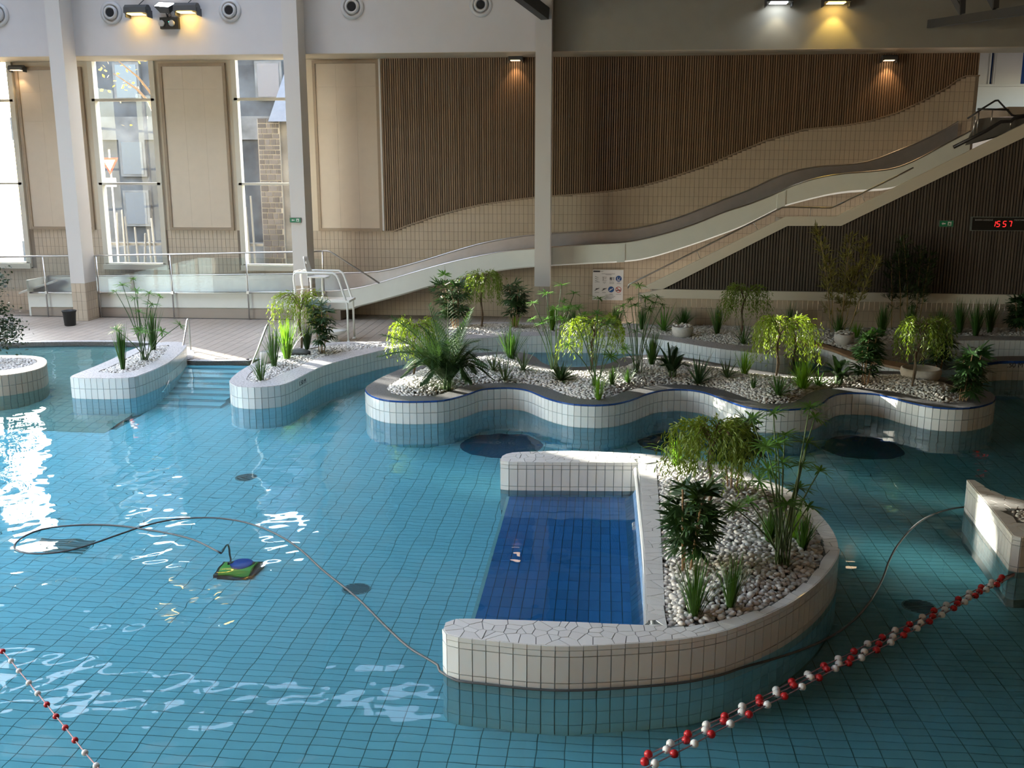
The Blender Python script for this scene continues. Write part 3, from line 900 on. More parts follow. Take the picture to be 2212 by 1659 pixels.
# ---- islands
def island(key, name, label, cat, rim, edge_mat, rows, edge_h=0.03, bed=True, zbot=-1.75, tile='white_tile', mark=None, hole=None, limit=300, body_m='pool_grout'):
    out = OUT[key]; c = sum(out, Vector((0,0)))/len(out)
    t = thing(name, label, cat)
    body = inset(out, 0.008)
    recv(MB().prism(body, zbot, RIM-.05).build('core', body_m, t))
    if rim: MB().prism(inset(out, 0.004), RIM-.05, RIM, hole=BED[key] if bed else None).build('rim', rim, t)
    if bed: MB().prism(BED[key], RIM-.06, RIM-.035).build('soil', 'soil', t)
    n = len(out); eitems = []; titems = []
    for i in range(n):
        a, b = out[i], out[(i+1) % n]; m_ = (a+b)/2; d = b-a; L = d.length
        nrm = Vector((d.y, -d.x)).normalized()
        if nrm.dot(Vector((-m_.x, -m_.y))) < -0.05*m_.length: continue
        px = proj((m_.x, m_.y, 0.2))
        if px[0] < -80 or px[0] > 2300: continue
        q = Quaternion((0,0,1), math.atan2(d.y, d.x)); cc = m_+nrm*.001
        if edge_mat: eitems.append(((cc.x, cc.y, RIM-edge_h/2), (L-.004, .018, edge_h-.003), q))
        for z1, z0 in zip(rows, rows[1:]):
            titems.append(((cc.x, cc.y, (z0+z1)/2), (L-.008, .014, z1-z0-.008 if z1 > z0 else z0-z1-.008), q))
    if edge_mat: pieces(t, 'edge_tile', edge_mat, eitems)
    dry = [it for it in titems if it[0][2] > -.1]; wet = [it for it in titems if it[0][2] <= -.1]
    pieces(t, 'wall_tile', tile, dry, limit=limit)
    pieces(t, 'underwater_tile', tile if tile == 'beige_tile' else 'water_tint_tile', wet, limit=max(0, limit-len(dry)))
    rebase(t, (c.x, c.y, zbot))
    return t
FAR_ROWS = [RIM-.03, .20, -.046, -.292, -.538, -.784, -1.03, -1.276, -1.5]
isl_mid = island('mid', 'planter_island', 'long scalloped white-tiled island with a blue edge and many plants', 'planter', 'mosaic_grey', 'edge_blue', FAR_ROWS)
isl_bank = island('bank', 'planter_bank', 'winding white-tiled planter bank along the far side of the pool', 'planter', 'mosaic_pale', None, [RIM-.004]+FAR_ROWS[1:])
isl_p1 = island('p1', 'planter_island', 'small pointed white-tiled planter left of the pool steps', 'planter', 'mosaic_pale', None, [RIM-.004]+FAR_ROWS[1:])
isl_fic = island('fic', 'planter_island', 'rounded planter, tan for shade, holding the dark tree at the left edge', 'planter', 'mosaic_tan', None, [RIM-.004]+FAR_ROWS[1:], tile='beige_tile')  # shade on this planter's wall is put into its tan tile colour
isl_far = island('far', 'planter_bank', 'white-tiled planter bank under the stair wall at the far right', 'planter', 'mosaic_pale', None, [RIM-.004]+FAR_ROWS[1:5])
isl_lbed = None
isl_ledge = island('ledge', 'pool_ledge', 'low curved white wall with a brown coping behind the scalloped island', 'ledge', 'coping_brown', None, [RIM-.05]+FAR_ROWS[1:6], bed=False)
isl_navy = island('navy', 'pool_ledge', 'white pool wall with a navy edge marked 1.50 M at the right edge', 'ledge', 'mosaic_grey', 'edge_blue', [RIM-.06]+FAR_ROWS[1:], edge_h=.06, bed=False)
lb = thing('planter_bank', 'pebble bed behind the brown-coped wall below the bamboo', 'planter')
MB().prism(outline(ledgebed_px, .2), -1.6, RIM-.03).build('soil', 'soil', lb)
rebase(lb, (*sum(BED['ledge'], Vector((0,0)))/len(BED['ledge']), -1.6))
NEAR_ROWS = [RIM-.045, .315, .062, -.184, -.43, -.676, -.86]
isl_near = island('near', 'planter_island', 'large white crescent planter island with a blue bench alcove in the foreground', 'planter', None, 'white_tile', NEAR_ROWS, edge_h=.045)
isl_right = island('right', 'planter_island', 'white crazy-paved planter corner at the right edge', 'planter', None, 'white_tile', NEAR_ROWS, edge_h=.045)

# ---- broken-tile coping of the two near islands: every shard is a piece of its own
def shards(t, key, size, m):
    out, bed = OUT[key], BED[key]
    base = inset(out, .008)
    MB().prism(base, RIM-.05, RIM-.006, hole=bed).build('coping_bed', 'grout', t).matrix_parent_inverse = Matrix.Translation(-t.location)
    P = NP[key]; rnd = random.Random(5)
    lo, hi = P.min(0), P.max(0); pts = []
    y = lo[1]; row = 0
    while y < hi[1]:
        x = lo[0]+(row % 2)*size/2
        while x < hi[0]:
            pts.append((x+rnd.uniform(-.48,.48)*size, y+rnd.uniform(-.48,.48)*size)); x += size
        y += size*.87; row += 1
    A = np.array(pts)
    d_out = np_dist(A, P); d_bed = np_dist(A, NB[key])
    keep = np_inside(A, P) & ~np_inside(A, NB[key]) & (d_out > .02) & (d_bed > .02)
    A = A[keep]
    bo = [Vector(p) for p in inset(out, .003)]; bi = bed
    items = []
    for i, p in enumerate(A):
        dd = np.hypot(*(A-p).T); nb = A[(dd < size*2.6) & (dd > 1e-9)]
        poly = [Vector((p[0]+dx*size*1.6, p[1]+dy*size*1.6)) for dx, dy in ((-1,-1),(1,-1),(1,1),(-1,1))]
        c0 = Vector(p)
        def clip(poly, m_, nr):
            r_ = []
            for a, b in zip(poly, poly[1:]+poly[:1]):
                da, db = (a-m_).dot(nr), (b-m_).dot(nr)
                if da <= 0: r_.append(a)
                if (da < 0) != (db < 0) and abs(da-db) > 1e-12: r_.append(a.lerp(b, da/(da-db)))
            return r_
        gap = .004
        for q in nb:
            q = Vector(q); nr = (q-c0).normalized(); poly = clip(poly, (q+c0)/2-nr*gap, nr)
            if len(poly) < 3: break
        for ring, sgn in ((bo, 1), (bi, -1)):
            if len(poly) < 3: break
            near = [j for j in range(len(ring)) if (ring[j]-c0).length < size*1.9]
            for j in near:
                a, b = ring[j], ring[(j+1) % len(ring)]; d = b-a
                if d.length < 1e-6: continue
                nr = Vector((d.y, -d.x)).normalized()*sgn
                if (c0-a).dot(nr) < -.004: poly = clip(poly, a-nr*.003, nr)
                if len(poly) < 3: break
        if len(poly) >= 3:
            ar = abs(sum(a.x*b.y-b.x*a.y for a, b in zip(poly, poly[1:]+poly[:1])))/2
            if ar > .0006: items.append((c0, poly))
    items.sort(key=lambda it: (Vector((*it[0], RIM))-EYE).length)
    for c0, poly in items[:300]:
        o = MB().prism([p-c0 for p in poly], -.012, 0).build('shard', m, t); o.matrix_parent_inverse = Matrix.Translation(-t.location)
        o.location = (c0.x, c0.y, RIM+.002*rnd.random())
    if len(items) > 300:
        mb = MB()
        for c0, poly in items[300:]: mb.prism(poly, RIM-.012, RIM+.002*rnd.random())
        mb.build('shard_field', m, t, kind='stuff').matrix_parent_inverse = Matrix.Translation(-t.location)
shards(isl_near, 'near', 0.125, 'mosaic_white')
shards(isl_right, 'right', 0.15, 'mosaic_white')

# ---- blue bench alcove in the near island
zt = -0.26
def N(x, y, z=zt): return R(x, y, -z)
n0, n1, n2, n3 = G(1092, 1000, RIM).xy, G(1392, 1003, RIM).xy, G(1402, 1346, RIM).xy, G(985, 1337, RIM).xy
lf0, lf1 = N(1096, 1068), N(1030, 1335)
t = thing('bubble_bench', 'submerged deep blue tiled bench platform in the alcove of the near island', 'bench', (0,0,0))
xw = G(1384, 1100, RIM).x
yb = n0.y+.05; yf = n3.y-.05
xl0, xl1 = lf0.x, lf1.x
xl = (xl0+xl1)/2
recv(MB().box(xl, xw+.1, yf, yb, -1.3, zt-.012).build('core', 'blue_grout', t))
items = []
nx = 14; sx = (xw-.12-xl)/nx; y = yf
while y < yb-.01:
    for i in range(nx): items.append(((xl+(i+.5)*sx, y+PD/2, zt-.006), (sx-.007, PD-.004, .012), QI))
    y += PD
pieces(t, 'tile', 'blue_tile', items, receiver=True)
recv(MB().box(xl-.03, xl+.012, yf, yb, zt-.05, zt+.003).build('nosing', 'white_tile', t))
# sloping pale-blue back rest with its white top nosing
items = []
a0 = Vector((xw-.14, 0, zt)); a1 = Vector((xw+.0, 0, .06)); L = (a1-a0).length; ang = math.atan2(a1.z-a0.z, a1.x-a0.x)
y = yf
while y < yb-.01:
    m_ = (a0+a1)/2; items.append(((m_.x, y+PW/2, m_.z), (L-.006, PW-.006, .014), Quaternion((0,1,0), -ang))); y += PW
pieces(t, 'backrest_tile', 'paleblue_tile', items, receiver=True)
MB().tube([(xw-.005, yf+.05, RIM-.03), (xw-.005, yb-.1, RIM-.03)], .03, 8).build('grab_nosing', 'plastic_white', t)
rebase(t, ((xl+xw)/2, (yf+yb)/2, -1.3))

# ---- water: one rippled surface (real waves a few millimetres high)
rs = 0.045
nx, ny = int((XR-XL)/rs)//2*2, int((YWAT1-YWAT0)/rs)
xs = np.linspace(G(-260, 900, 0).x*0+XL+3, XR-.02, nx); ys = np.linspace(4.0, YWAT1, ny)
X, Yg = np.meshgrid(xs, ys)
rg = np.random.default_rng(3)
Z = np.zeros_like(X)
for k_ in range(34):
    lam = 0.17*(1.1/0.17)**rg.random(); th = rg.normal(0.9, 0.9); ph = rg.random()*6.28
    amp = 0.00085*lam
    kx, ky = math.cos(th)*6.283/lam, math.sin(th)*6.283/lam
    Z += amp*np.sin(kx*X+ky*Yg+ph+0.8*np.sin(0.9*X+0.7*Yg+k_))
Z *= 0.75+0.6*np.sin(0.35*X+1.0)*np.sin(0.4*Yg+.5)
me = bpy.data.meshes.new('water')
nv = nx*ny
me.vertices.add(nv)
co = np.empty((nv, 3), np.float32); co[:,0] = X.ravel(); co[:,1] = Yg.ravel(); co[:,2] = Z.ravel()
me.vertices.foreach_set('co', co.ravel())
ii = np.arange(nv).reshape(ny, nx)
quads = np.stack([ii[:-1,:-1], ii[:-1,1:], ii[1:,1:], ii[1:,:-1]], -1).reshape(-1, 4)
me.loops.add(quads.size); me.polygons.add(len(quads))
me.loops.foreach_set('vertex_index', quads.ravel().astype(np.int32))
me.polygons.foreach_set('loop_start', np.arange(0, quads.size, 4, dtype=np.int32))
me.polygons.foreach_set('use_smooth', np.ones(len(quads), bool))
me.update(calc_edges=True); me.validate()
me.materials.append(wm)
wat = link('water', me); tag(wat, 'rippled turquoise pool water', 'water', kind='stuff')

# ---- pebbles
peb = []
for k_ in range(5):
    bm = bmesh.new(); bmesh.ops.create_icosphere(bm, subdivisions=2 if k_ < 2 else 1, radius=1)
    rr = random.Random(k_)
    ax = (1.0, rr.uniform(.68,.82), rr.uniform(.48,.6)); ph = rr.random()*6
    for v in bm.verts:
        v.co = Vector((v.co.x*ax[0]*(1+.12*math.sin(2*v.co.y+ph)), v.co.y*ax[1], v.co.z*ax[2]))
    me = bpy.data.meshes.new('pebble'); bm.to_mesh(me); bm.free()
    me.polygons.foreach_set('use_smooth', [True]*len(me.polygons)); me.materials.append(MATS['pebble']); peb.append(me)
def mound(key, P2):
    d = np_dist(P2, NB[key]); h = {'mid': .16, 'near': .13, 'bank': .05, 'p1': .06, 'fic': .05, 'right': .05, 'ledge': .05, 'far': .08}[key]
    return RIM-.03+h*(1-np.exp(-(d/.45)))
BEDZ = {}
def bed_z(key, x, y):
    return float(mound(key, np.array([[x, y]]))[0])
near_list = []
rp = np.random.default_rng(11)
for key, sz, lab in [('near', .043, 'white pebbles filling the foreground crescent planter'), ('mid', .043, 'white pebbles heaped along the scalloped island'),
                     ('bank', .045, 'white pebbles along the winding far planter bank'), ('p1', .045, 'white pebbles in the small pointed planter'),
                     ('fic', .045, 'grey pebbles around the tree at the left edge'), ('right', .043, 'white pebbles in the planter corner at the right edge'),
                     ('ledge', .05, 'white pebbles behind the brown-coped wall'), ('far', .05, 'white pebbles along the stair wall')]:
    B = NB[key]; lo, hi = B.min(0), B.max(0)
    if key == 'fic': lo[0] = max(lo[0], -14)
    st_ = sz*1.42
    gx = np.arange(lo[0], hi[0], st_); gy = np.arange(lo[1], hi[1], st_*.8)
    A = np.stack(np.meshgrid(gx, gy), -1); A[1::2, :, 0] += st_/2; A = A.reshape(-1, 2)
    A = A+rp.uniform(-.3, .3, A.shape)*st_
    A = A[np_inside(A, B)]
    Z_ = mound(key, A)
    g = []
    for (x, y), z in zip(A, Z_):
        if key in ('fic', 'far', 'right') and not (-60 < proj((x, y, z))[0] < 2270): continue
        g.append((x, y, z+rp.uniform(-.008, .012), sz*rp.uniform(.72, 1.15), rp.random()*6.28, rp.normal(0, .25), rp.normal(0, .25), int(rp.integers(0, 5))))
    g.sort(key=lambda p: p[0]**2+p[1]**2+(p[2]-CAM_H)**2)
    first = 300 if key == 'near' else 0
    for x, y, z, s_, a, b_, c_, k_ in g[:first]:
        o = link('pebble', peb[k_ % 2]); o.location = (x, y, z); o.scale = (s_, s_, s_); o.rotation_euler = (b_, c_, a)
        tag(o, 'smooth white pebble at the near end of the crescent planter', 'pebble', 'white pebbles at the near end of the crescent planter')
    vs, fs, base = [], [], 0
    tv = []
    for me_ in peb:
        tv.append((np.array([v.co[:] for v in me_.vertices]), np.array([p.vertices[:] for p in me_.polygons])))
    lowd = [0, 1, 0] if key == 'near' else [2, 3, 4]
    for x, y, z, s_, a, b_, c_, k_ in g[first:]:
        v_, f_ = tv[lowd[k_ % 3]]
        m3 = np.array((Matrix.Rotation(a, 3, 'Z') @ Matrix.Rotation(b_, 3, 'X')))
        vs.append(v_ @ m3.T*s_+(x, y, z)); fs.append(f_+base); base += len(v_)
    vs = np.concatenate(vs); fs = np.concatenate(fs)
    me = bpy.data.meshes.new('pebble_bed')
    me.vertices.add(len(vs)); me.vertices.foreach_set('co', vs.astype(np.float32).ravel())
    me.loops.add(fs.size); me.polygons.add(len(fs)); me.loops.foreach_set('vertex_index', fs.astype(np.int32).ravel())
    me.polygons.foreach_set('loop_start', np.arange(0, fs.size, 3, dtype=np.int32)); me.polygons.foreach_set('use_smooth', np.ones(len(fs), bool))
    me.update(calc_edges=True); me.materials.append(MATS['pebble'])
    o = link('pebble_bed', me); tag(o, lab, 'pebbles', kind='stuff')
# ================================================================== stairs
YS = 26.0
def interp(tab, x):
    if x <= tab[0][0]: return tab[0][1]
    for (a, za), (b, zb_) in zip(tab, tab[1:]):
        if x <= b: return za+(zb_-za)*(x-a)/(b-a)
    return tab[-1][1]
def xz_prism(poly, y0, y1):
    """prism over an outline drawn in the upright XZ plane"""
    mb = MB(); n = len(poly); tris = tessellate_polygon([[Vector((p[0], p[1], 0)) for p in poly]])
    mb.v = [(p[0], y0, p[1]) for p in poly]+[(p[0], y1, p[1]) for p in poly]
    for a, b, c in tris: mb.f += [(a, b, c), (n+c, n+b, n+a)]
    for i in range(n): j = (i+1) % n; mb.f.append((i, n+i, n+j, j))
    return mb
def px_xz(pts, Y): return [(V(x, y, Y).x, V(x, y, Y).z) for x, y in pts]
up = px_xz([(1384,624),(1697,468),(1806,468),(2490,131)], YS)
low = px_xz([(1431,625),(1701.5,488),(1817,488),(2490,162.6)], YS)
stair = thing('staircase', 'cream-sided staircase rising to the right above dark slats', 'staircase', (V(1900, 640, YS).x, YS, DECK))
xz_prism(up+low[::-1], YS, YS+.10).build('stringer', 'stair_white', stair)
beam_t = px_xz([(1378,636),(1431,624.5),(1650,628.5),(2200,637),(2490,641.5)], YS); beam_b = px_xz([(1378,640),(1438,644),(1650,647.5),(2160,656.5),(2490,664)], YS)
xz_prism(beam_t+beam_b[::-1], YS-.03, YS+.10).build('base_beam', 'stair_white', stair)
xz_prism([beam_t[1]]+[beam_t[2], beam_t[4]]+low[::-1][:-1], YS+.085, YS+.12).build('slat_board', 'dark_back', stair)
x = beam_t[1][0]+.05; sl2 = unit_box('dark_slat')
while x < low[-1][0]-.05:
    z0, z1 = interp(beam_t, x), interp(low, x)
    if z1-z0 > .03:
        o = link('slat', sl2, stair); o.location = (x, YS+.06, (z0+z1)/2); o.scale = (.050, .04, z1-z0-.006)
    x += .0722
# treads of the two flights behind the stringer
zl = up[1][1]
for (p0, p1) in ((up[0], up[1]), (up[2], up[3])):
    n = max(3, int(round((p1[1]-p0[1])/.17)))
    for i in range(n):
        xa = p0[0]+(p1[0]-p0[0])*i/n; xb = p0[0]+(p1[0]-p0[0])*(i+1)/n; z = p0[1]+(p1[1]-p0[1])*i/n
        MB().box(xa, xb+.02, YS+.10, YS+1.5, z-.36, z-.28).build('tread', 'deck_tile', stair)
MB().box(up[1][0], up[2][0], YS+.10, YS+1.5, zl-.25, zl-.08).build('landing', 'deck_tile', stair)
# hand rail with slender posts
hr = [V(x, y, YS+.06) for x, y in [(1357,623),(1358,615),(1366,611),(1376,606),(1650,468.5),(1690,448),(1700,447),(1795,449),(1803,446),(1937,381),(1973,362)]]
MB().tube(hr, .021, 8).build('handrail', 'steel', stair, smooth=True)
for x0, y0, x1, y1 in [(1505,543,1512,558),(1628,481,1637,497),(1752,449,1750,468),(1862,419,1867,434)]:
    MB().tube([V(x0, y0, YS+.06), V(x1, y1, YS+.05)], .010, 6).build('rail_post', 'steel', stair, smooth=True)
# rails of the top landing
for path in ([(2090,256),(2123,234),(2150,217.5),(2156,217),(2186,249),(2192,250),(2230,247)], [(2112,235.5),(2178,237)],):
    MB().tube([V(x, y, YS+.9) for x, y in path], .024, 8).build('landing_rail', 'steel_dark', stair, smooth=True)
for x0, y0, x1, y1 in [(2106,251,2102,294),(2115,236,2110,291),(2144,237,2140,272),(2185,256,2182,279)]:
    MB().tube([V(x0, y0, YS+.9), V(x1, y1, YS+.9)], .016, 8).build('rail_post', 'steel', stair, smooth=True)
MB().tube([V(x, y, YS+.5) for x, y in [(2060,318),(2130,283),(2162,263),(2184,262),(2190,256),(2230,247)]], .045, 8).build('landing_rail', 'steel_dark', stair, smooth=True)
xz_prism(px_xz([(2086,314),(2112,257),(2135,254),(2330,252),(2330,210+35),(2330,240)], YS+1.0), YS+1.0, YS+1.05).build('parapet', 'parapet_grey', stair)
rebase(stair, stair.location)
# tiled base wall under the beam
wb_ = rempty('wall_stair_base', label='low beige tiled wall under the staircase beam')
xb0 = V(1386, 660, YS+.08).x; ztop = interp(beam_b, xb0+2)+.02
MB().box(xb0, XR, YS+.06, YS+.3, -.2, .86).build('core', 'beige_grout', wb_)
items = []; x = xb0
while x < V(2260, 680, YS).x:
    z = interp(beam_b, x+TW/2)-.002
    while z > RIM-.1:
        items.append(((x+TW/2, YS+.058, z-TH/2), (TW-.007, .012, TH-.007), QI)); z -= TH
    x += TW
pieces(wb_, 'tile', 'beige_tile', items)

# ================================================================== water slide
YF, YK = 28.05, 29.12
back_px = [(60,597),(370,595),(673,591),(793,588.7),(839,583),(907,565.6),(961,549),(1015,533),(1050,524),(1104,514),(1158,507),(1267,500.5),(1348,496.5),(1402,488),(1457,473),(1511,453),(1565,431),(1620,410),(1666,388),
           (1720,369),(1775,360),(1829,355.5),(1877,349),(1932,329),(1987,306),(2043,279.5),(2070,263),(2098,250)]
rim_px = [(60,634),(370,634),(640,633),(720,630),(771,624),(817,613),(880,594),(961,571),(1042,553),(1100,543),(1158,538.5),(1267,530),(1348,525),(1402,515.4),(1484,492),(1565,460),(1612,445),(1666,424),(1720,400),(1775,384),(1829,376),(1883,372),(1937,364),(1990,342),(2050,309),(2100,284)]
bot_px = [(60,665),(500,667),(730,670),(771,663),(852,641.6),(961,610),(1042,592),(1100,582),(1158,576.5),(1267,570),(1348,565.6),(1402,557.5),(1484,533),(1565,504.6),(1612,485.6),(1666,458.5),(1693,446),(1775,424.6),(1829,415),(1883,411),(1932,405.6),(1990,384),(2050,350),(2100,325)]
def tab(px, Y): return [(V(x, y, Y).x, V(x, y, Y).z) for x, y in px]
tb, tr_, tl_ = tab(back_px, YK), tab(rim_px, YF), tab(bot_px, YF)
def smoothed(t):
    p = smooth_line([Vector(q) for q in t], .12); return [(q.x, q.y) for q in p]
tb, tr_, tl_ = smoothed(tb), smoothed(tr_), smoothed(tl_)
xs0 = max(tb[0][0], tr_[0][0])+.05; xs1 = min(tb[-1][0], tr_[-1][0])-.02
XS = [xs0+(xs1-xs0)*i/180 for i in range(181)]
slide = thing('water_slide', 'white and stainless wave slide curving down along the back wall', 'slide', (V(735, 670, YF).x, YF, DECK))
def sweep(fn, smooth=True):
    mb = MB(); rows = [fn(x) for x in XS]; m_ = len(rows[0])
    for r_ in rows: mb.v += r_
    for i in range(len(rows)-1):
        for j in range(m_-1): mb.f.append((i*m_+j, (i+1)*m_+j, (i+1)*m_+j+1, i*m_+j+1))
    return mb
Zb, Zr, Zl = (lambda x: interp(tb, x)), (lambda x: interp(tr_, x)), (lambda x: interp(tl_, x))
def inner(x):
    zr, zb_ = Zr(x), Zb(x); fl = zr-.30
    return [(x, YK, zb_), (x, YK-.02, fl+.25), (x, YK-.08, fl+.08), (x, YK-.22, fl), (x, YF+.30, fl), (x, YF+.14, fl+.07), (x, YF+.07, fl+.16), (x, YF+.05, zr)]
sweep(inner).build('chute', 'slide_steel', slide, smooth=True)
def shell(x):
    zr, zl_ = Zr(x), Zl(x); return [(x, YF+.05, zr), (x, YF, zr), (x, YF, zl_+.03), (x, YF+.05, zl_-.01), (x, YF+.5, zl_-.05), (x, YK, zl_-.02), (x, YK+.05, Zb(x)), (x, YK, Zb(x))]
sweep(shell).build('outer_shell', 'slide_white', slide)
MB().tube([(x, YF+.03, Zr(x)+.01) for x in XS[::2]], .030, 8).build('front_rim', 'steel', slide, smooth=True)
MB().tube([(x, YK, Zb(x)+.005) for x in XS[::2]], .022, 8).build('back_rim', 'steel', slide, smooth=True)
for px in (952, 1341, 1680):
    x = V(px, 560, YF).x; w = .11
    MB().add([(x-w, YF-.025, Zl(x-w)), (x+w, YF-.025, Zl(x+w)), (x+w, YF-.025, Zr(x+w)-.03), (x-w, YF-.025, Zr(x-w)-.03),
              (x-w, YF+.01, Zl(x-w)), (x+w, YF+.01, Zl(x+w)), (x+w, YF+.01, Zr(x+w)-.03), (x-w, YF+.01, Zr(x-w)-.03)],
             [(0,1,2,3),(1,5,6,2),(4,0,3,7),(3,2,6,7),(0,4,5,1)]).build('joint_flange', 'slide_white', slide)
# closed end of the run-out and its plinth
x0 = XS[0]
MB().box(x0-.06, x0, YF, YK, DECK, Zb(x0)).build('end_plate', 'slide_white', slide)
a = V(45, 632, 28.4); b = V(120, 607, 28.7)
beam(MB(), a, b, .5, .05).build('exit_ramp', 'plastic_white', slide)
MB().box(x0-.06, V(735, 670, YF).x, YF+.02, YK, DECK, Zl(x0+3)+.02).build('plinth', 'deck_tile', slide)
rebase(slide, slide.location)

# ================================================================== glass guard rail along the run-out
YG = 27.93
rail = thing('guard_rail', 'stainless guard rail with glass panels in front of the slide run-out', 'railing', (V(366, 668, YG).x, YG, DECK))
top = [V(x, y, YG) for x, y in [(-60,556),(92,553.5),(207,552),(366,549.5),(530,546),(600,545),(640,544.5),(706,542),(714,544),(820,612)]]
MB().tube(top, .024, 8).build('top_rail', 'steel', rail, smooth=True)
posts = [(92,553,103,668),(207,552,217,669),(366,550,376,670),(530,546,538.5,671),(695,543,702,640)]
PXS = []
for x0_, y0, x1_, y1 in posts:
    a, b = V(x0_, y0, YG), V(x1_, y1, YG); xm = (a.x+b.x)/2; PXS.append(xm)
    z1 = DECK if y1 > 660 else V(x1_, y1, YG).z
    MB().tube([(xm, YG, z1), (xm, YG, a.z)], .020, 8).build('post', 'steel', rail, smooth=True)
    MB().box(xm-.035, xm+.035, YG-.03, YG+.05, V(x1_, 632, YG).z-.04, V(x1_, 632, YG).z+.04).build('clamp', 'steel', rail)
PXS = [V(-60,600,YG).x]+PXS
zg0, zg1 = V(366,632,YG).z, V(366,556,YG).z
for a, b in zip(PXS, PXS[1:]):
    MB().box(a+.05, b-.05, YG-.005, YG+.005, zg0, zg1).build('glass_panel', 'rail_glass', rail)
for x, y in [(855,577),(1082,618)]: pass
rebase(rail, rail.location)

# ================================================================== lifeguard chair
F = G(753, 740, DECK)
ch = thing('lifeguard_chair', 'raised white tubular lifeguard chair facing right on the deck', 'chair', F)
for y in (0, .6):
    MB().tube([(0,y,0),(0,y,.97),(-.03,y,1.06),(-.20,y,1.60),(-.25,y,1.70),(-.34,y,1.76),(-1.26,y,1.76),(-1.33,y,1.72),(-1.35,y,1.60),(-1.32,y,1.3),(-1.36,y,1.1),(-1.36,y,0)], .028, 8).build('side_frame', 'chair_paint', ch, smooth=True)
    for x in (0, -1.36):
        MB().lathe([(.05,0),(.05,.02),(.032,.05)], c=(x,y,0), n=12).build('foot', 'plastic_white', ch)
MB().box(-1.12, .06, -.03, .63, 1.02, 1.075).build('platform', 'chair_paint', ch)
MB().tube([(-1.34,0,1.76),(-1.40,.3,1.76),(-1.34,.6,1.76)], .022, 8).build('back_bar', 'chair_paint', ch, smooth=True)
for z in (.35, .68): MB().tube([(-1.36,.0,z),(-1.36,.6,z)], .018, 8).build('rung', 'chair_paint', ch, smooth=True)
MB().tube([(-1.36,0,1.32),(-.85,.2,1.36)], .014, 6).build('brace', 'steel', ch, smooth=True)
MB().tube([(-.78,.3,1.07),(-.70,.3,1.12),(-.70,.3,1.62)], .028, 8).build('seat_post', 'chair_paint', ch, smooth=True)
MB().tube([(-1.0,.3,1.07),(-1.0,.3,1.62)], .028, 8).build('seat_post', 'chair_paint', ch, smooth=True)
# moulded seat pan and back
mb = MB(); n = 9
for i in range(n):
    for j in range(n):
        u, v = i/(n-1), j/(n-1); x = -1.02+.46*u; y = .08+.44*v
        e = max(abs(u-.5), abs(v-.5))*2
        mb.v.append((x, y, 1.66-.035*(1-e**2)+(-.02*max(0, u-.8)*5)))
for i in range(n-1):
    for j in range(n-1): mb.f.append((i*n+j, (i+1)*n+j, (i+1)*n+j+1, i*n+j+1))
o = mb.build('seat', 'plastic_white', ch, smooth=True); m_ = o.modifiers.new('thick', 'SOLIDIFY'); m_.thickness = .025
mb = MB()
for i in range(n):
    for j in range(n):
        u, v = i/(n-1), j/(n-1); w = .44*(1-.25*max(0, u-.6)/.4)
        mb.v.append((-1.02-.10*u-.04*(1-(2*v-1)**2), .30+(v-.5)*w, 1.64+.50*u-.03*abs(2*v-1)**3*(u > .8)))
for i in range(n-1):
    for j in range(n-1):
        if i == 5 and 3 <= j <= 4: continue          # grip slot
        mb.f.append((i*n+j, (i+1)*n+j, (i+1)*n+j+1, i*n+j+1))
o = mb.build('backrest', 'plastic_white', ch, smooth=True); m_ = o.modifiers.new('thick', 'SOLIDIFY'); m_.thickness = .02

# ================================================================== step hand rails
def step_rail(label, a, d, prof):
    """prof: (t along the plan line a-d, image row) pairs"""
    t = thing('pool_handrail', label, 'handrail', (d.x, d.y, d.z), group='stainless handrails at the pool steps')
    pts = []
    for tt, row in prof:
        p = a.lerp(d, tt); pts.append(Vector((p.x, p.y, top_z(p, row) if row is not None else p.z)))
    pts = smooth_line(pts, .08)
    MB().tube([p-d for p in pts], .021, 8).build('rail_tube', 'steel', t, smooth=True)
    for p in (pts[0], pts[-1]):
        q = p-d
        MB().lathe([(.05,0),(.05,.015),(.025,.03)], c=(q.x, q.y, q.z-.01), n=12).build('flange', 'steel', t)
step_rail('curved stainless handrail at the left of the pool steps', G(352, 842, 0)-Vector((0,0,.15)), G(412, 757, DECK), [(0,None),(.3,803),(.62,768),(.85,718),(.94,694),(.98,689),(1.0,695),(1.0,720),(1.0,None)])
step_rail('straight stainless handrail at the right of the pool steps', G(536, 806, .2), G(583, 765, RIM), [(0,None),(.5,752),(.9,707),(.97,701),(1.0,702),(1.0,725),(1.0,None)])

# ================================================================== bin and tub
c = G(152, 703, DECK)
t = thing('waste_bin', 'black round waste bin at the foot of the leftmost column', 'bin', c)
MB().lathe([(.135,0),(.15,.02),(.175,.36),(.19,.40),(.19,.43),(.175,.43),(.16,.36),(.13,.03)], n=28).build('bucket', 'plastic_black', t, smooth=True)
MB().tube([(.19*math.cos(a), .19*math.sin(a), .415) for a in [i*math.pi/12 for i in range(25)]], .012, 6).build('rolled_rim', 'plastic_black', t, smooth=True)
c = G(722, 738, DECK)
t = thing('round_tub', 'white round tub on a short stem behind the dark palm by the chair', 'tub', c)
MB().lathe([(.10,0),(.09,.15),(.28,.22),(.34,.30),(.33,.32),(.05,.30)], n=28).build('basin', 'plastic_white', t, smooth=True)
MB().lathe([(.16,0),(.15,.03),(.10,.04)], n=24).build('foot', 'plastic_white', t, smooth=True)

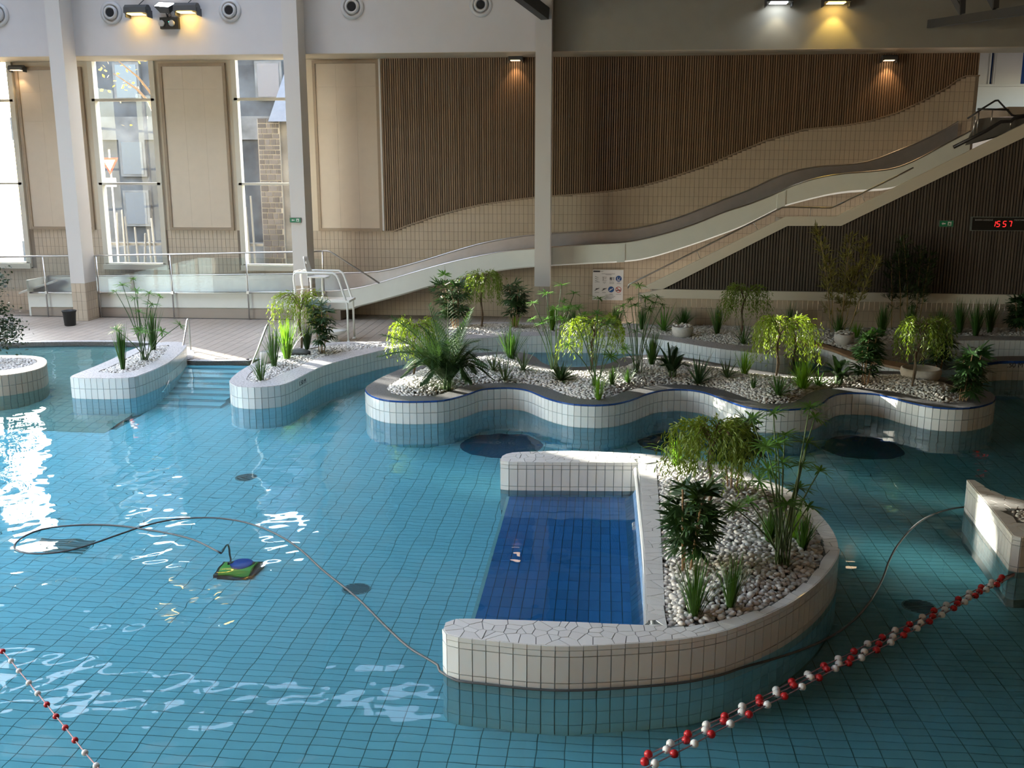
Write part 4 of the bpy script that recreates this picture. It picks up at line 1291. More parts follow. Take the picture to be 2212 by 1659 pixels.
# ================================================================== air nozzles and lamps on the header
for i, (px, py, r_) in enumerate([(-4, 32, 24), (241, 28, 23), (497, 23, 23), (761, 15, 24), (1039, 11, 23)]):
    c = V(px, py, YH); rr = r_*YH/F_PX*1.03
    t = thing('air_nozzle', ['round air nozzle cut by the left edge of the picture', 'round air nozzle left of the twin floodlights', 'round air nozzle right of the twin floodlights',
              'round air nozzle above the wooden cladding corner', 'round air nozzle left of the leaning steel strut'][i], 'air nozzle', (c.x, YH, c.z), group='round air nozzles on the header')
    MB().lathe([(rr,0),(rr,.03),(rr*.80,.05),(rr*.72,.05),(rr*.70,.02),(rr*.1,.02)], n=32, axis='y').build('flange', 'vent_ring', t, smooth=True)
    MB().lathe([(rr*.62,.02),(rr*.60,.09),(rr*.50,.12),(rr*.42,.12),(rr*.36,.05),(rr*.05,.04)], n=28, axis='y').build('jet_ring', 'vent_ring', t, smooth=True)
    MB().lathe([(rr*.36,.10),(rr*.36,.115),(.01,.116)], n=24, axis='y').build('throat', 'void', t)
def spot(name, loc, target, power, col, size=1.0, blend=.6):
    d = bpy.data.lights.new(name, 'SPOT'); d.energy = power; d.color = col; d.spot_size = size; d.spot_blend = blend; d.shadow_soft_size = .06
    o = bpy.data.objects.new(name, d); C.objects.link(o); o.location = loc
    o.rotation_euler = (Vector(target)-Vector(loc)).to_track_quat('-Z', 'Y').to_euler(); return o
def flood(px, py, label, glow, w=.62, power=60, col=(1,.62,.18), small=False, Y=YH, rod=True):
    c = V(px, py, Y); s_ = .6 if small else 1.0; w *= s_
    t = thing('floodlight', label, 'floodlight', (c.x, Y, c.z))
    prof = [(-.02,.02),(-.05,.16),(-.16,.23),(-.30,.22),(-.40,.14),(-.42,.0),(-.30,-.02),(-.06,-.02)]
    mb = MB(); n = len(prof)
    for x in (-w/2, w/2): mb.v += [(x, p[0]*s_, p[1]*s_) for p in prof]
    mb.f += [tuple(range(n)), tuple(range(2*n-1, n-1, -1))]+[(i, n+i, n+(i+1) % n, (i+1) % n) for i in range(n)]
    mb.build('housing', 'lamp_body', t)
    MB().box(-w*.36, w*.30, -.41*s_, -.10*s_, -.028*s_, -.021*s_).build('lamp_lens', glow, t)
    for sx in (-1, 1): MB().box(sx*w/2-.012, sx*w/2+.012, -.30*s_, 0, -.10*s_, .10*s_).build('bracket', 'lamp_body', t)
    if rod: MB().tube([(.03, -.2, .22), (.17, -.03, .42)], .012, 6).build('cable', 'lamp_body', t)
    spot('floodlight_beam', (c.x, Y-.25*s_, c.z-.06*s_), (c.x, Y-.02, c.z-2.0), power, col, 1.5, .5)
    return t
flood(305, 32, 'left of the two grey floodlights between the left columns', 'lamp_glow_warm', power=5)
flood(411, 28, 'right of the two grey floodlights between the left columns', 'lamp_glow_warm', power=5)
flood(1680, 8, 'left floodlight of the pair glowing above the dark wood wall', 'lamp_glow_white', w=.66, power=12, col=(1,.85,.55))
flood(1803, 8, 'right floodlight of the pair casting a yellow patch on the header', 'lamp_glow_warm', w=.66, power=45, col=(1,.66,.14))
flood(42, 152, 'small grey lamp above the leftmost framed panel', 'lamp_glow_soft', w=.72, power=18, col=(1,.7,.4), small=True, Y=YW-.1, rod=False)
flood(1115, 131, 'small lamp on the wood slats left of the middle column', 'lamp_glow_soft', w=.66, power=34, col=(1,.6,.3), small=True, Y=YW-.09, rod=False)
flood(1918, 131, 'small lamp on the dark wood slats at the right', 'lamp_glow_soft', w=.66, power=40, col=(1,.6,.3), small=True, Y=YW-.09, rod=False)
# bright upward lamp over the emergency light
c = V(362, 22, YH)
t = thing('uplight', 'small tilted floodlight blazing white between the two grey ones', 'floodlight', (c.x, YH, c.z))
mb = MB().add([(-.24,-.34,.06),(.20,-.40,.02),(.30,-.12,.16),(-.20,-.08,.20),(-.12,-.22,-.10),(.16,-.24,-.12),(.20,-.08,-.02),(-.10,-.06,0)], [(4,5,1,0),(5,6,2,1),(6,7,3,2),(7,4,0,3),(7,6,5,4)])
mb.build('housing', 'lamp_body', t)
MB().add([(-.22,-.33,.062),(.19,-.39,.024),(.28,-.13,.158),(-.19,-.09,.196)], [(0,1,2,3)]).build('lamp_lens', 'lamp_glow_white', t)
MB().tube([(0,-.12,-.08),(0,-.02,-.2)], .02, 8).build('arm', 'lamp_body', t)
c = V(369, 51, YH)
t = thing('emergency_light', 'black twin-spot emergency light under the bright lamp', 'emergency light', (c.x, YH, c.z))
w, h = .26, .15
MB().box(-w, w, -.12, 0, -h, h).build('case', 'plastic_black', t)
for x in (-w*.75, w*.35):
    MB().lathe([(.075,.11),(.085,.17),(.06,.19),(.01,.185)], c=(x,0,-.01), n=18, axis='y').build('spot_head', 'plastic_grey', t, smooth=True)
MB().lathe([(.016,.12),(.014,.13),(.004,.132)], c=(0,0,.03), n=10, axis='y').build('indicator', 'led_green', t)
MB().tube([(.05*math.cos(a), -.05, h+.06+.05*math.sin(a)) for a in [i*math.pi/8 for i in range(17)]], .010, 6).build('hanging_ring', 'lamp_body', t)

# ================================================================== signs
def text(s_, size, m, parent, mtx, name='lettering', ext=.002):
    cu = bpy.data.curves.new('lettering', 'FONT'); cu.body = s_; cu.size = size; cu.align_x = 'CENTER'; cu.align_y = 'CENTER'; cu.extrude = ext; cu.resolution_u = 3
    tmp = bpy.data.objects.new('tmp', cu); C.objects.link(tmp)
    dg = bpy.context.evaluated_depsgraph_get(); me = bpy.data.meshes.new_from_object(tmp.evaluated_get(dg))
    bpy.data.objects.remove(tmp); me.materials.clear(); me.materials.append(MATS[m]); me.name = name
    o = link(name, me, parent); o.matrix_local = mtx; return o
RX90 = Matrix.Rotation(math.pi/2, 4, 'X')
def T(x, y, z): return Matrix.Translation((x, y, z))
# exit sign on the column
def exit_sign(px, py, Y, w, h, label, glow=0.0):
    c = V(px, py, Y); t = thing('exit_sign', label, 'exit sign', (c.x, Y, c.z))
    MB().box(-w/2, w/2, -.03, 0, -h/2, h/2).build('plate', 'exit_green', t)
    ar = [(-.36,0),(-.24,.26),(-.24,.10),(-.06,.10),(-.06,-.10),(-.24,-.10),(-.24,-.26)]
    xz_prism([(x*w, z*h) for x, z in ar], -.034, -.030).build('arrow', 'sign_white', t)
    xz_prism([(.10*w,-.34*h),(.36*w,-.34*h),(.36*w,.34*h),(.10*w,.34*h)], -.033, -.030).build('door_symbol', 'sign_white', t)
    man = [(.15,-.30),(.20,-.30),(.235,-.10),(.27,-.28),(.32,-.28),(.27,0),(.31,.06),(.29,.10),(.25,.04),(.25,.14),(.215,.14),(.17,.08),(.15,.0),(.19,-.02)]
    xz_prism([(x*w, z*h) for x, z in man], -.036, -.033).build('running_figure', 'exit_green', t)
    for (x0, x1, z0, z1) in [(-w/2-.012, -w/2, -h/2, h/2), (w/2, w/2+.012, -h/2, h/2), (-w/2-.012, w/2+.012, h/2, h/2+.012), (-w/2-.012, w/2+.012, -h/2-.012, -h/2)]:
        MB().box(x0, x1, -.036, 0, z0, z1).build('frame_bar', 'frame_grey', t)
exit_sign(638.5, 475.5, 27.245, .30, .115, 'green exit sign with a white arrow on the column')
exit_sign(2043.5, 483, YS+.04, .33, .14, 'green exit sign on the dark slats beside the red clock')
# rules board
c = V(1313, 615.5, YW-.03)
bd = thing('notice_board', 'white slide rules board with blue and red round symbols', 'notice board', (c.x, YW-.03, c.z))
w = V(1346, 615, YW).x-V(1280, 615, YW).x; h = V(1313, 583, YW).z-V(1313, 648.5, YW).z
MB().box(-w/2, w/2, -.02, 0, -h/2, h/2).build('board', 'sign_white', bd)
def B(u, v): return ((u-.5)*w, (.5-v)*h)
def disc(u, v, r_, m, y=-.023, name='symbol_disc', hole=0):
    x, z = B(u, v)
    MB().lathe([(r_, .02), (r_, -y), (max(hole, .002), -y)], c=(x, 0, z), n=28, axis='y').build(name, m, bd)
disc(.85, .29, .098*w, 'sign_blue'); disc(.61, .645, .098*w, 'sign_blue'); disc(.85, .65, .098*w, 'sign_red'); disc(.85, .65, .080*w, 'sign_white', -.025, 'symbol_field')
def stroke(u0, v0, u1, v1, th, m, y=-.027, name='pictogram'):
    a, b = Vector(B(u0, v0)), Vector(B(u1, v1)); d = (b-a).normalized(); q = Vector((-d.y, d.x))*th/2
    xz_prism([tuple(a+q), tuple(b+q), tuple(b-q), tuple(a-q)], y, -.02).build(name, m, bd)
for u0, v0, u1, v1 in [(.82,.24,.80,.31),(.80,.31,.86,.33),(.86,.33,.90,.24),(.79,.35,.91,.35)]: stroke(u0, v0, u1, v1, .014, 'sign_white')
stroke(.55,.69,.67,.61,.022,'sign_white'); stroke(.57,.64,.62,.645,.02,'sign_white')
stroke(.79,.59,.91,.71,.02,'sign_red',-.029); stroke(.78,.68,.92,.66,.028,'sign_ink')
for v in (.22,.28,.345): stroke(.08,v,.15,v+.03,.010,'sign_ink'); stroke(.15,v+.03,.19,v+.025,.006,'sign_ink')
for v in (.235,.35): stroke(.31,v,.46,v,.008,'sign_grey')
stroke(.345,.235,.345,.35,.012,'sign_ink'); stroke(.37,.28,.45,.28,.006,'sign_grey')
for u in (.57,.60,.66,.69,.70): stroke(u,.24,u,.34,.010,'sign_grey' if u > .62 else 'sign_ink')
stroke(.56,.29,.63,.27,.014,'sign_ink'); stroke(.59,.25,.62,.34,.014,'sign_ink')
for u in (.07,.31): stroke(u,.69,u+.15,.60,.014,'sign_ink'); stroke(u+.03,.64,u+.09,.615,.018,'sign_ink'); stroke(u+.08,.65,u+.15,.625,.006,'sign_grey')
xz_prism([B(.02,.03),B(.24,.03),B(.24,.08),B(.02,.08)], -.024, -.02).build('logo_block', 'sign_ink', bd)
xz_prism([B(.25,.05),B(.34,.05),B(.34,.065),B(.25,.065)], -.024, -.02).build('logo_block', 'sign_grey', bd)
for u0, u1, v in [(.29,.73,.13),(.42,.61,.165),(.07,.23,.405),(.33,.44,.405),(.36,.41,.44),(.55,.70,.405),(.55,.70,.445),(.81,.89,.415),(.79,.93,.45),(.08,.22,.75),(.32,.44,.75),(.56,.66,.795),(.78,.94,.80),(.42,.68,.83),(.45,.75,.875),(.42,.70,.915),(.40,.64,.95)]:
    stroke(u0, v, u1, v, .013, 'sign_grey', -.022, 'text_line')
# red clock
c = V(2175, 483.5, YS+.03)
ck = thing('digital_clock', 'black wall display reading 15 57 in red digits', 'clock', (c.x, YS+.03, c.z))
W2, H2 = .86, .155
MB().box(-W2, W2, -.07, 0, -H2, H2).build('case', 'display_black', ck)
for (x0, x1, z0, z1) in [(-W2-.02,-W2,-H2-.02,H2+.02),(W2,W2+.02,-H2-.02,H2+.02),(-W2,W2,H2,H2+.02),(-W2,W2,-H2-.02,-H2)]:
    MB().box(x0, x1, -.085, 0, z0, z1).build('frame_bar', 'frame_grey', ck)
SEG = {'1':'bc','5':'afgcd','7':'abc'}
def digit(ch_, x, w_, h_):
    xm, hh = w_/2, h_/2
    seg = {'a':((-xm,hh),(xm,hh)),'b':((xm,hh),(xm,0)),'c':((xm,0),(xm,-hh)),'d':((-xm,-hh),(xm,-hh)),'e':((-xm,0),(-xm,-hh)),'f':((-xm,hh),(-xm,0)),'g':((-xm,0),(xm,0))}
    for s_ in SEG[ch_]:
        a, b = Vector(seg[s_][0]), Vector(seg[s_][1]); d = (b-a).normalized(); a += d*.008; b -= d*.008; q = Vector((-d.y, d.x))*.008
        pts = [a+q, b+q, b-q, a-q]
        xz_prism([(x+p.x+.16*p.y, .0+p.y) for p in pts], -.076, -.07).build('digit_segment', 'led_red', ck)
for ch_, px in (('1',2148),('5',2155),('5',2168.5),('7',2180)):
    digit(ch_, V(px, 484, YS).x-c.x-(.03 if ch_ == '1' else 0), .072, .135)
text('BASSIN LUDIQUE', .056, 'sign_grey', ck, T(V(2124,478,YS).x-c.x, -.072, .095) @ RX90)
text('PROCHAINE', .056, 'sign_grey', ck, T(V(2203,478,YS).x-c.x, -.072, .095) @ RX90)
# depth marks on the pool walls
def depth_mark(t, key, px, py, size):
    p = G(px, py-8, RIM).xy; out = OUT[key]
    i = min(range(len(out)), key=lambda k_: abs(proj((out[k_].x, out[k_].y, .3))[0]-px)+(1e3 if (lambda n_: n_.dot(Vector((-out[k_].x, -out[k_].y))) < 0)(Vector(((out[(k_+1) % len(out)]-out[k_-1]).y, -(out[(k_+1) % len(out)]-out[k_-1]).x))) else 0))
    a = out[i]; d = (out[(i+1) % len(out)]-out[i-1]).normalized(); nrm = Vector((d.y, -d.x))
    ang = math.atan2(d.y, d.x); z = top_z(a, py)
    m_ = T(a.x+nrm.x*.012, a.y+nrm.y*.012, z) @ Matrix.Rotation(ang, 4, 'Z') @ RX90
    o = text('1.50 M', size, 'marking', t, Matrix.Translation(-t.location) @ m_, 'depth_mark'); return o
depth_mark(isl_bank, 'bank', 650, 826, .13)
depth_mark(isl_navy, 'navy', 2190, 789, .15)

# ================================================================== floating hose, robot, lane ropes
hose_px = [(477,1195),(422,1167.5),(367,1153),(312,1143.6),(257,1136),(183.5,1133.7),(110,1140),(73,1149),(44,1164),(31,1178.5),(37,1189.5),(73,1196),(128.5,1193),(183.5,1180),(257,1154.6),(312,1136),(367,1123.4),(422,1118.6),
           (477,1119.7),(532,1129),(587,1149),(642.5,1182),(697.5,1231.7),(770,1290),(830,1350),(880,1396),(920,1421),(955,1440),(1000,1454),(1060,1466),(1150,1476),(1250,1479),(1350,1476),(1450,1468),(1500,1461),(1579,1447),(1659,1427),(1738,1401),
           (1798,1373.5),(1842,1341.7),(1877.5,1302),(1905,1254),(1921,1210.6),(1941,1175),(1977,1135),(2016.5,1111),(2056,1099),(2084,1095)]
rob = R(515, 1236)
pts = [Vector((rob.x-.12, rob.y+.06, rob.z+.22)), Vector((rob.x-.16, rob.y+.12, -.35))]+[G(x, y, .012) for x, y in hose_px]
def outside_near(p):
    out = OUT['near']
    i = min(range(len(out)), key=lambda k_: (out[k_]-p.xy).length); d = (out[(i+1) % len(out)]-out[i-1]).normalized(); nrm = Vector((d.y, -d.x))
    dist = (p.xy-out[i]).dot(nrm)
    return Vector((*(p.xy+nrm*(.035-dist)), p.z)) if dist < .035 and abs((p.xy-out[i]).length) < .6 else p
pts = pts[:2]+[outside_near(p) for p in smooth_line(pts[2:], .1)]
hs = MB().tube(smooth_line(pts, .12), .012, 6).build('pool_hose', 'hose', smooth=True)
tag(hs, 'long dark hose looping over the water from the cleaning robot', 'hose')
rb = thing('pool_robot', 'green and blue pool cleaning robot on the pool floor', 'pool robot', rob, rotz=math.radians(4))
mb = MB()
sec = [(-.20,.05,.06),(-.19,.05,.15),(-.14,.05,.205),(.14,.05,.205),(.19,.05,.15),(.20,.05,.06)]
prof = [(-.20,.05),(-.195,.13),(-.14,.20),(.10,.215),(.17,.15),(.20,.05)]
mb = MB(); n = len(prof)
for x in (-.20, .20): mb.v += [(x, p[0], p[1]) for p in prof]
mb.f += [tuple(range(n)), tuple(range(2*n-1, n-1, -1))]+[(i, n+i, n+(i+1) % n, (i+1) % n) for i in range(n)]
recv(mb.build('body', 'robot_green', rb))
recv(MB().lathe([(.145,.19),(.135,.235),(.09,.255),(.01,.26)], c=(.03,.05,0), n=24).build('dome', 'robot_blue', rb, smooth=True))
for x in (-.225, .225): recv(MB().box(x-.028, x+.028, -.21, .21, .0, .115).build('track', 'plastic_black', rb))
for y in (-.215, .215): recv(MB().tube([(-.19, y, .05), (.19, y, .05)], .045, 10).build('brush', 'plastic_black', rb, smooth=True))
recv(MB().tube([(-.12,.02,.20),(-.13,.06,.27)], .02, 8).build('swivel', 'plastic_black', rb, smooth=True))
recv(MB().box(-.10,-.07,.02,.09,.21,.25).build('latch', 'plastic_black', rb))
recv(MB().box(.15,.18,.03,.10,.20,.24).build('latch', 'plastic_black', rb))
def bead_mesh(r_, m):
    return with_mat(MB().lathe([(r_*.28,-r_*.86),(r_*.5,-r_*.84),(r_*.86,-r_*.5),(r_,0),(r_*.86,r_*.5),(r_*.5,r_*.84),(r_*.28,r_*.86)], n=12).mesh('float_bead', True), m)
def strand(t, px, cols, r_):
    P_ = [G(x, y, .02) for x, y in px]
    MB().tube(P_, .006, 5).build('rope', 'rope_pink', t)
    mm = {'R': bead_mesh(r_, 'bead_red'), 'W': bead_mesh(r_, 'bead_white')}
    for i, (p, c_) in enumerate(zip(P_, cols)):
        if c_ == '.': continue
        d = (P_[min(i+1, len(P_)-1)]-P_[max(i-1, 0)])
        o = link('float_bead', mm[c_], t); o.location = p; o.rotation_mode = 'QUATERNION'; o.rotation_quaternion = d.to_track_quat('Z', 'Y')
lr = thing('lane_rope', 'single lane rope with red and white beads at the lower left', 'lane rope')
strand(lr, [(-14,1386),(5.5,1407),(24,1428),(41,1449.5),(62.4,1475),(81.5,1498),(101,1522),(121,1547.5),(141,1572),(162,1599),(183.5,1626),(208,1654),(234,1684)], 'RRWWWWRRRRWWW', .027)
rebase(lr, G(101, 1522, 0))
lr = thing('lane_rope', 'triple lane rope with red and white beads at the lower right', 'lane rope')
def z8(L): return [(1500+x/2.517, 1000+y/2.517) for x, y in L]
A_ = [(-250,1585),(-130,1527),(-35,1475),(65,1425),(165,1378),(260,1325),(353,1280),(445,1235),(530,1190),(617,1150),(705,1103),(783,1065),(868,1025),(942,983),(1022,948),(1092,910),(1170,877),(1240,838),(1303,803),(1370,772),(1436,740),(1495,707),(1560,676),(1618,648),(1672,622),(1740,600)]
B_ = [(-270,1625),(-150,1560),(-45,1508),(60,1455),(160,1405),(258,1355),(355,1305),(447,1255),(540,1210),(632,1165),(720,1123),(785,1092),(850,1065),(925,1027),(1003,985),(1080,945),(1155,910),(1232,870),(1296,835),(1362,797),(1430,765),(1490,733),(1550,700),(1610,668),(1662,640),(1740,604)]
C_ = [(-320,1690),(-215,1635),(-110,1582),(0,1527),(92,1475),(196,1420),(297,1368),(396,1315),(490,1268),(585,1217),(677,1168),(766,1118),(838,1088),(908,1060),(990,1017),(1068,977),(1138,937),(1210,900),(1278,862),(1345,827),(1410,790),(1470,757),(1528,722),(1588,690),(1645,662),(1740,610)]
alt = 'WR'*13
strand(lr, z8(A_), alt[1:]+'.', .036); strand(lr, z8(B_), alt[1:]+'.', .036); strand(lr, z8(C_), alt[1:26], .036)
rebase(lr, G(1700, 1500, 0))

# stone bowls, rocks
def bowl(px, py, wpx, key, label, pebbly=True):
    c = G(px, py, RIM+.05); r_ = wpx/2*c.y/F_PX
    t = thing('stone_bowl', label, 'stone bowl', c, group='stone bowls among the plants')
    MB().lathe([(r_*.72,-.06),(r_*.92,.02),(r_,.12),(r_*.97,.19),(r_*.88,.20),(r_*.80,.14),(.01,.13)], n=28).build('bowl', 'bowl_stone', t, smooth=True)
    if pebbly:
        rr = random.Random(px)
        for i in range(34):
            a = rr.random()*6.28; q = r_*.84*math.sqrt(rr.random())
            o = link('pebble', peb[2+i % 3], t); o.location = (q*math.cos(a), q*math.sin(a), .19+rr.random()*.05); s_ = rr.uniform(.04, .055); o.scale = (s_, s_, s_); o.rotation_euler = (0, 0, rr.random()*6)
    return t
bowl(1474, 722, 46, 'bank', 'round pebble-topped stone bowl below the dark grass on the far bank')
bowl(1823, 739, 42, 'ledge', 'pebble-topped stone bowl at the foot of the tall bamboo')
bowl(1988, 816, 84, 'mid', 'wide grey stone bowl behind the right weeping shrub', False)
bowl(575, 779, 26, 'bank', 'bright white stone bowl behind the grass by the pool steps', False)
def rock(px, py, w, h, label, m, key):
    c = G(px, py, RIM)
    bm = bmesh.new(); bmesh.ops.create_icosphere(bm, subdivisions=3, radius=1); rr = random.Random(px)
    for v in bm.verts:
        k_ = 1+.12*math.sin(3*v.co.x+2*v.co.y)+.06*math.sin(7*v.co.y+5*v.co.z); v.co = Vector((v.co.x*w*k_, v.co.y*w*.5*k_, v.co.z*h*k_))
    me = bpy.data.meshes.new('rock'); bm.to_mesh(me); bm.free(); me.materials.append(MATS[m]); me.polygons.foreach_set('use_smooth', [True]*len(me.polygons))
    o = link('rock', me); o.location = c+Vector((0,0,.04)); tag(o, label, 'rock')
rock(642, 766, .30, .09, 'low black rock lying in the pebbles by the lime grass', 'rock_dark', 'bank')
# ================================================================== plants
def rot_to(d, roll=0.0):
    """quaternion turning +Z onto d"""
    return Vector(d).normalized().to_track_quat('Z', 'Y') @ Quaternion((0,0,1), roll)
def arc(p0, d0, L, droop, n=5):
    """points of a blade that leaves p0 along d0 and bends down"""
    pts = [Vector(p0)]; d = Vector(d0).normalized(); s_ = L/(n-1)
    for i in range(n-1):
        pts.append(pts[-1]+d*s_); d = (d+Vector((0,0,-droop/(n-1)))).normalized()
    return pts
# shared umbels of the umbrella plants
UMB = []
for k in range(4):
    rr = random.Random(40+k); mb = MB(); nb = 22+k
    for i in range(nb):
        a = 6.283*i/nb+rr.uniform(-.15,.15); el = rr.uniform(-.05,.55); L = rr.uniform(.75,1.1)
        d = Vector((math.cos(a)*math.cos(el), math.sin(a)*math.cos(el), math.sin(el)))
        pts = arc((0,0,0), d, L, rr.uniform(.35,.8), 5)
        mb.ribbon(pts, [.022,.05,.056,.045,.005])
    UMB.append(with_mat(mb.mesh('umbel'), 'leaf_papyrus'))
def papyrus(px, py, key, heads, label, hr=.2, z=None, extra=0):
    """heads: image positions of the umbels; the stems fan out from the clump"""
    b = G(px, py, RIM+.06); b.z = bed_z(key, b.x, b.y); rr = random.Random(px)
    t = thing('umbrella_plant', label, 'plant', b)
    for i, (hx, hy) in enumerate(heads):
        dY = rr.uniform(-.35,.35); tip = V(hx, hy, b.y+dY)-b
        tip.z = max(.15, tip.z)
        s0 = Vector((rr.uniform(-.07,.07), rr.uniform(-.05,.05), -.02))
        mid = s0.lerp(tip, .55)+Vector((-tip.x*.10, 0, tip.length*.03))
        pts = smooth_line([s0, mid, tip], tip.length/6)
        st_ = MB().tube(pts, [.009]*(len(pts)-2)+[.007,.006], 5).build('stem', 'stem_green', t, smooth=True)
        o = link('umbel', UMB[rr.randrange(4)], st_); o.location = tip; s_ = hr*rr.uniform(.95,1.25); o.scale = (s_,s_,s_)
        dd = (pts[-1]-pts[-2]).normalized(); o.rotation_mode = 'QUATERNION'; o.rotation_quaternion = rot_to(dd.lerp(Vector((0,0,1)), .4), rr.random()*6)
    return t
GR = {}
def grass(px, py, key, ytop, wpx, label, m='leaf_grass', n=70, broad=1.0, straight=.5, name='grass_clump'):
    b = G(px, py, RIM+.06); b.z = bed_z(key, b.x, b.y)
    h = max(.15, top_z(b, ytop)-b.z); w = wpx/2*b.y/F_PX
    rr = random.Random(px*7+py); t = thing(name, label, 'plant', b)
    for part in range(2):
        mb = MB()
        for i in range(n//2):
            a = rr.random()*6.283; k = rr.random()
            L = h*rr.uniform(.65,1.12); out = k*w/h
            d = Vector((math.cos(a)*out*1.15, math.sin(a)*out*1.15, 1))
            q0 = rr.random()*w*.22; p0 = (math.cos(a)*q0, math.sin(a)*q0, -.03)
            pts = arc(p0, d, L, (1-straight)*2.4*k+.08, 6); bw_ = broad*.0052*rr.uniform(.7,1.2)*max(1, b.y/16)
            mb.ribbon(pts, [bw_*.7,bw_,bw_,bw_*.9,bw_*.6,bw_*.08], side=Vector((-math.sin(a+.4), math.cos(a+.4), 0)))
        mb.build('blade_tuft', m, t, kind='stuff')
    return t
def weeping(px, py, key, ytop, x0, x1, label, m='leaf_willow', yhang=None, n=150, trunk=True):
    b = G(px, py, RIM+.06); b.z = bed_z(key, b.x, b.y) if key else b.z
    H = top_z(b, ytop)-b.z; k = b.y/F_PX; cx_ = ((x0+x1)/2-px)*k; Rr = (x1-x0)/2*k
    zl = (top_z(b, yhang)-b.z) if yhang else H*.25
    rr = random.Random(px+py); t = thing('weeping_shrub', label, 'plant', b)
    crown = Vector((cx_, 0, H*.86))
    tp = [Vector((.0,.0,-.05)), Vector((.02,.01,H*.25)), Vector((-.01+cx_*.3,.0,H*.5)), crown-Vector((0,0,H*.12))]
    MB().tube(smooth_line(tp, .08), .020, 7).build('trunk', 'bark', t, smooth=True)
    MB().tube(smooth_line([p+Vector((.03*math.sin(i*2), .03*math.cos(i*2), 0)) for i, p in enumerate(tp)], .08), .012, 6).build('trunk', 'bark', t, smooth=True)
    nb = 9
    br = []
    for i in range(nb):
        a = 6.283*i/nb+rr.uniform(-.3,.3); q = Rr*rr.uniform(.55,.95)
        end = crown+Vector((math.cos(a)*q, math.sin(a)*q*.8, rr.uniform(-.02,.10)*H))
        mid_ = crown.lerp(end, .5)+Vector((0,0,.10*H)); pts = smooth_line([crown-Vector((0,0,H*.15)), mid_, end], Rr/6); br.append(pts)
        MB().tube(pts, [.009]*(len(pts)-1)+[.003], 4).build('branch', 'bark', t)
    for half in range(2):
        mb = MB()
        for i in range(n//2):
            pts = br[rr.randrange(nb)]; s_ = pts[rr.randrange(len(pts)//3, len(pts))]+Vector((rr.uniform(-.05,.05), rr.uniform(-.05,.05), rr.uniform(0,.05)))
            a = math.atan2(s_.y-crown.y, s_.x-crown.x)+rr.uniform(-.6,.6)
            r_ = math.hypot(s_.x-crown.x, s_.y-crown.y)
            L = max(.15, (s_.z-zl)*rr.uniform(.5,1.2)); d = Vector((math.cos(a)*.7, math.sin(a)*.7, .35))
            sp = arc(s_, d, L, 7.5, 9)
            for j in range(1, 9):
                for q in range(2):
                    p0 = sp[j-1].lerp(sp[j], rr.random()); dn = (sp[j]-sp[j-1]).normalized()
                    ld = (dn+Vector((rr.uniform(-.8,.8), rr.uniform(-.8,.8), rr.uniform(-.4,.3)))).normalized(); l_ = rr.uniform(.05,.09)
                    mb.ribbon([p0, p0+ld*l_*.5, p0+ld*l_], [.002,.008,.001], side=ld.cross(Vector((rr.uniform(-1,1), rr.uniform(-1,1), rr.uniform(-.4,.4)))))
        mb.build('foliage', m, t, kind='stuff')
    return t
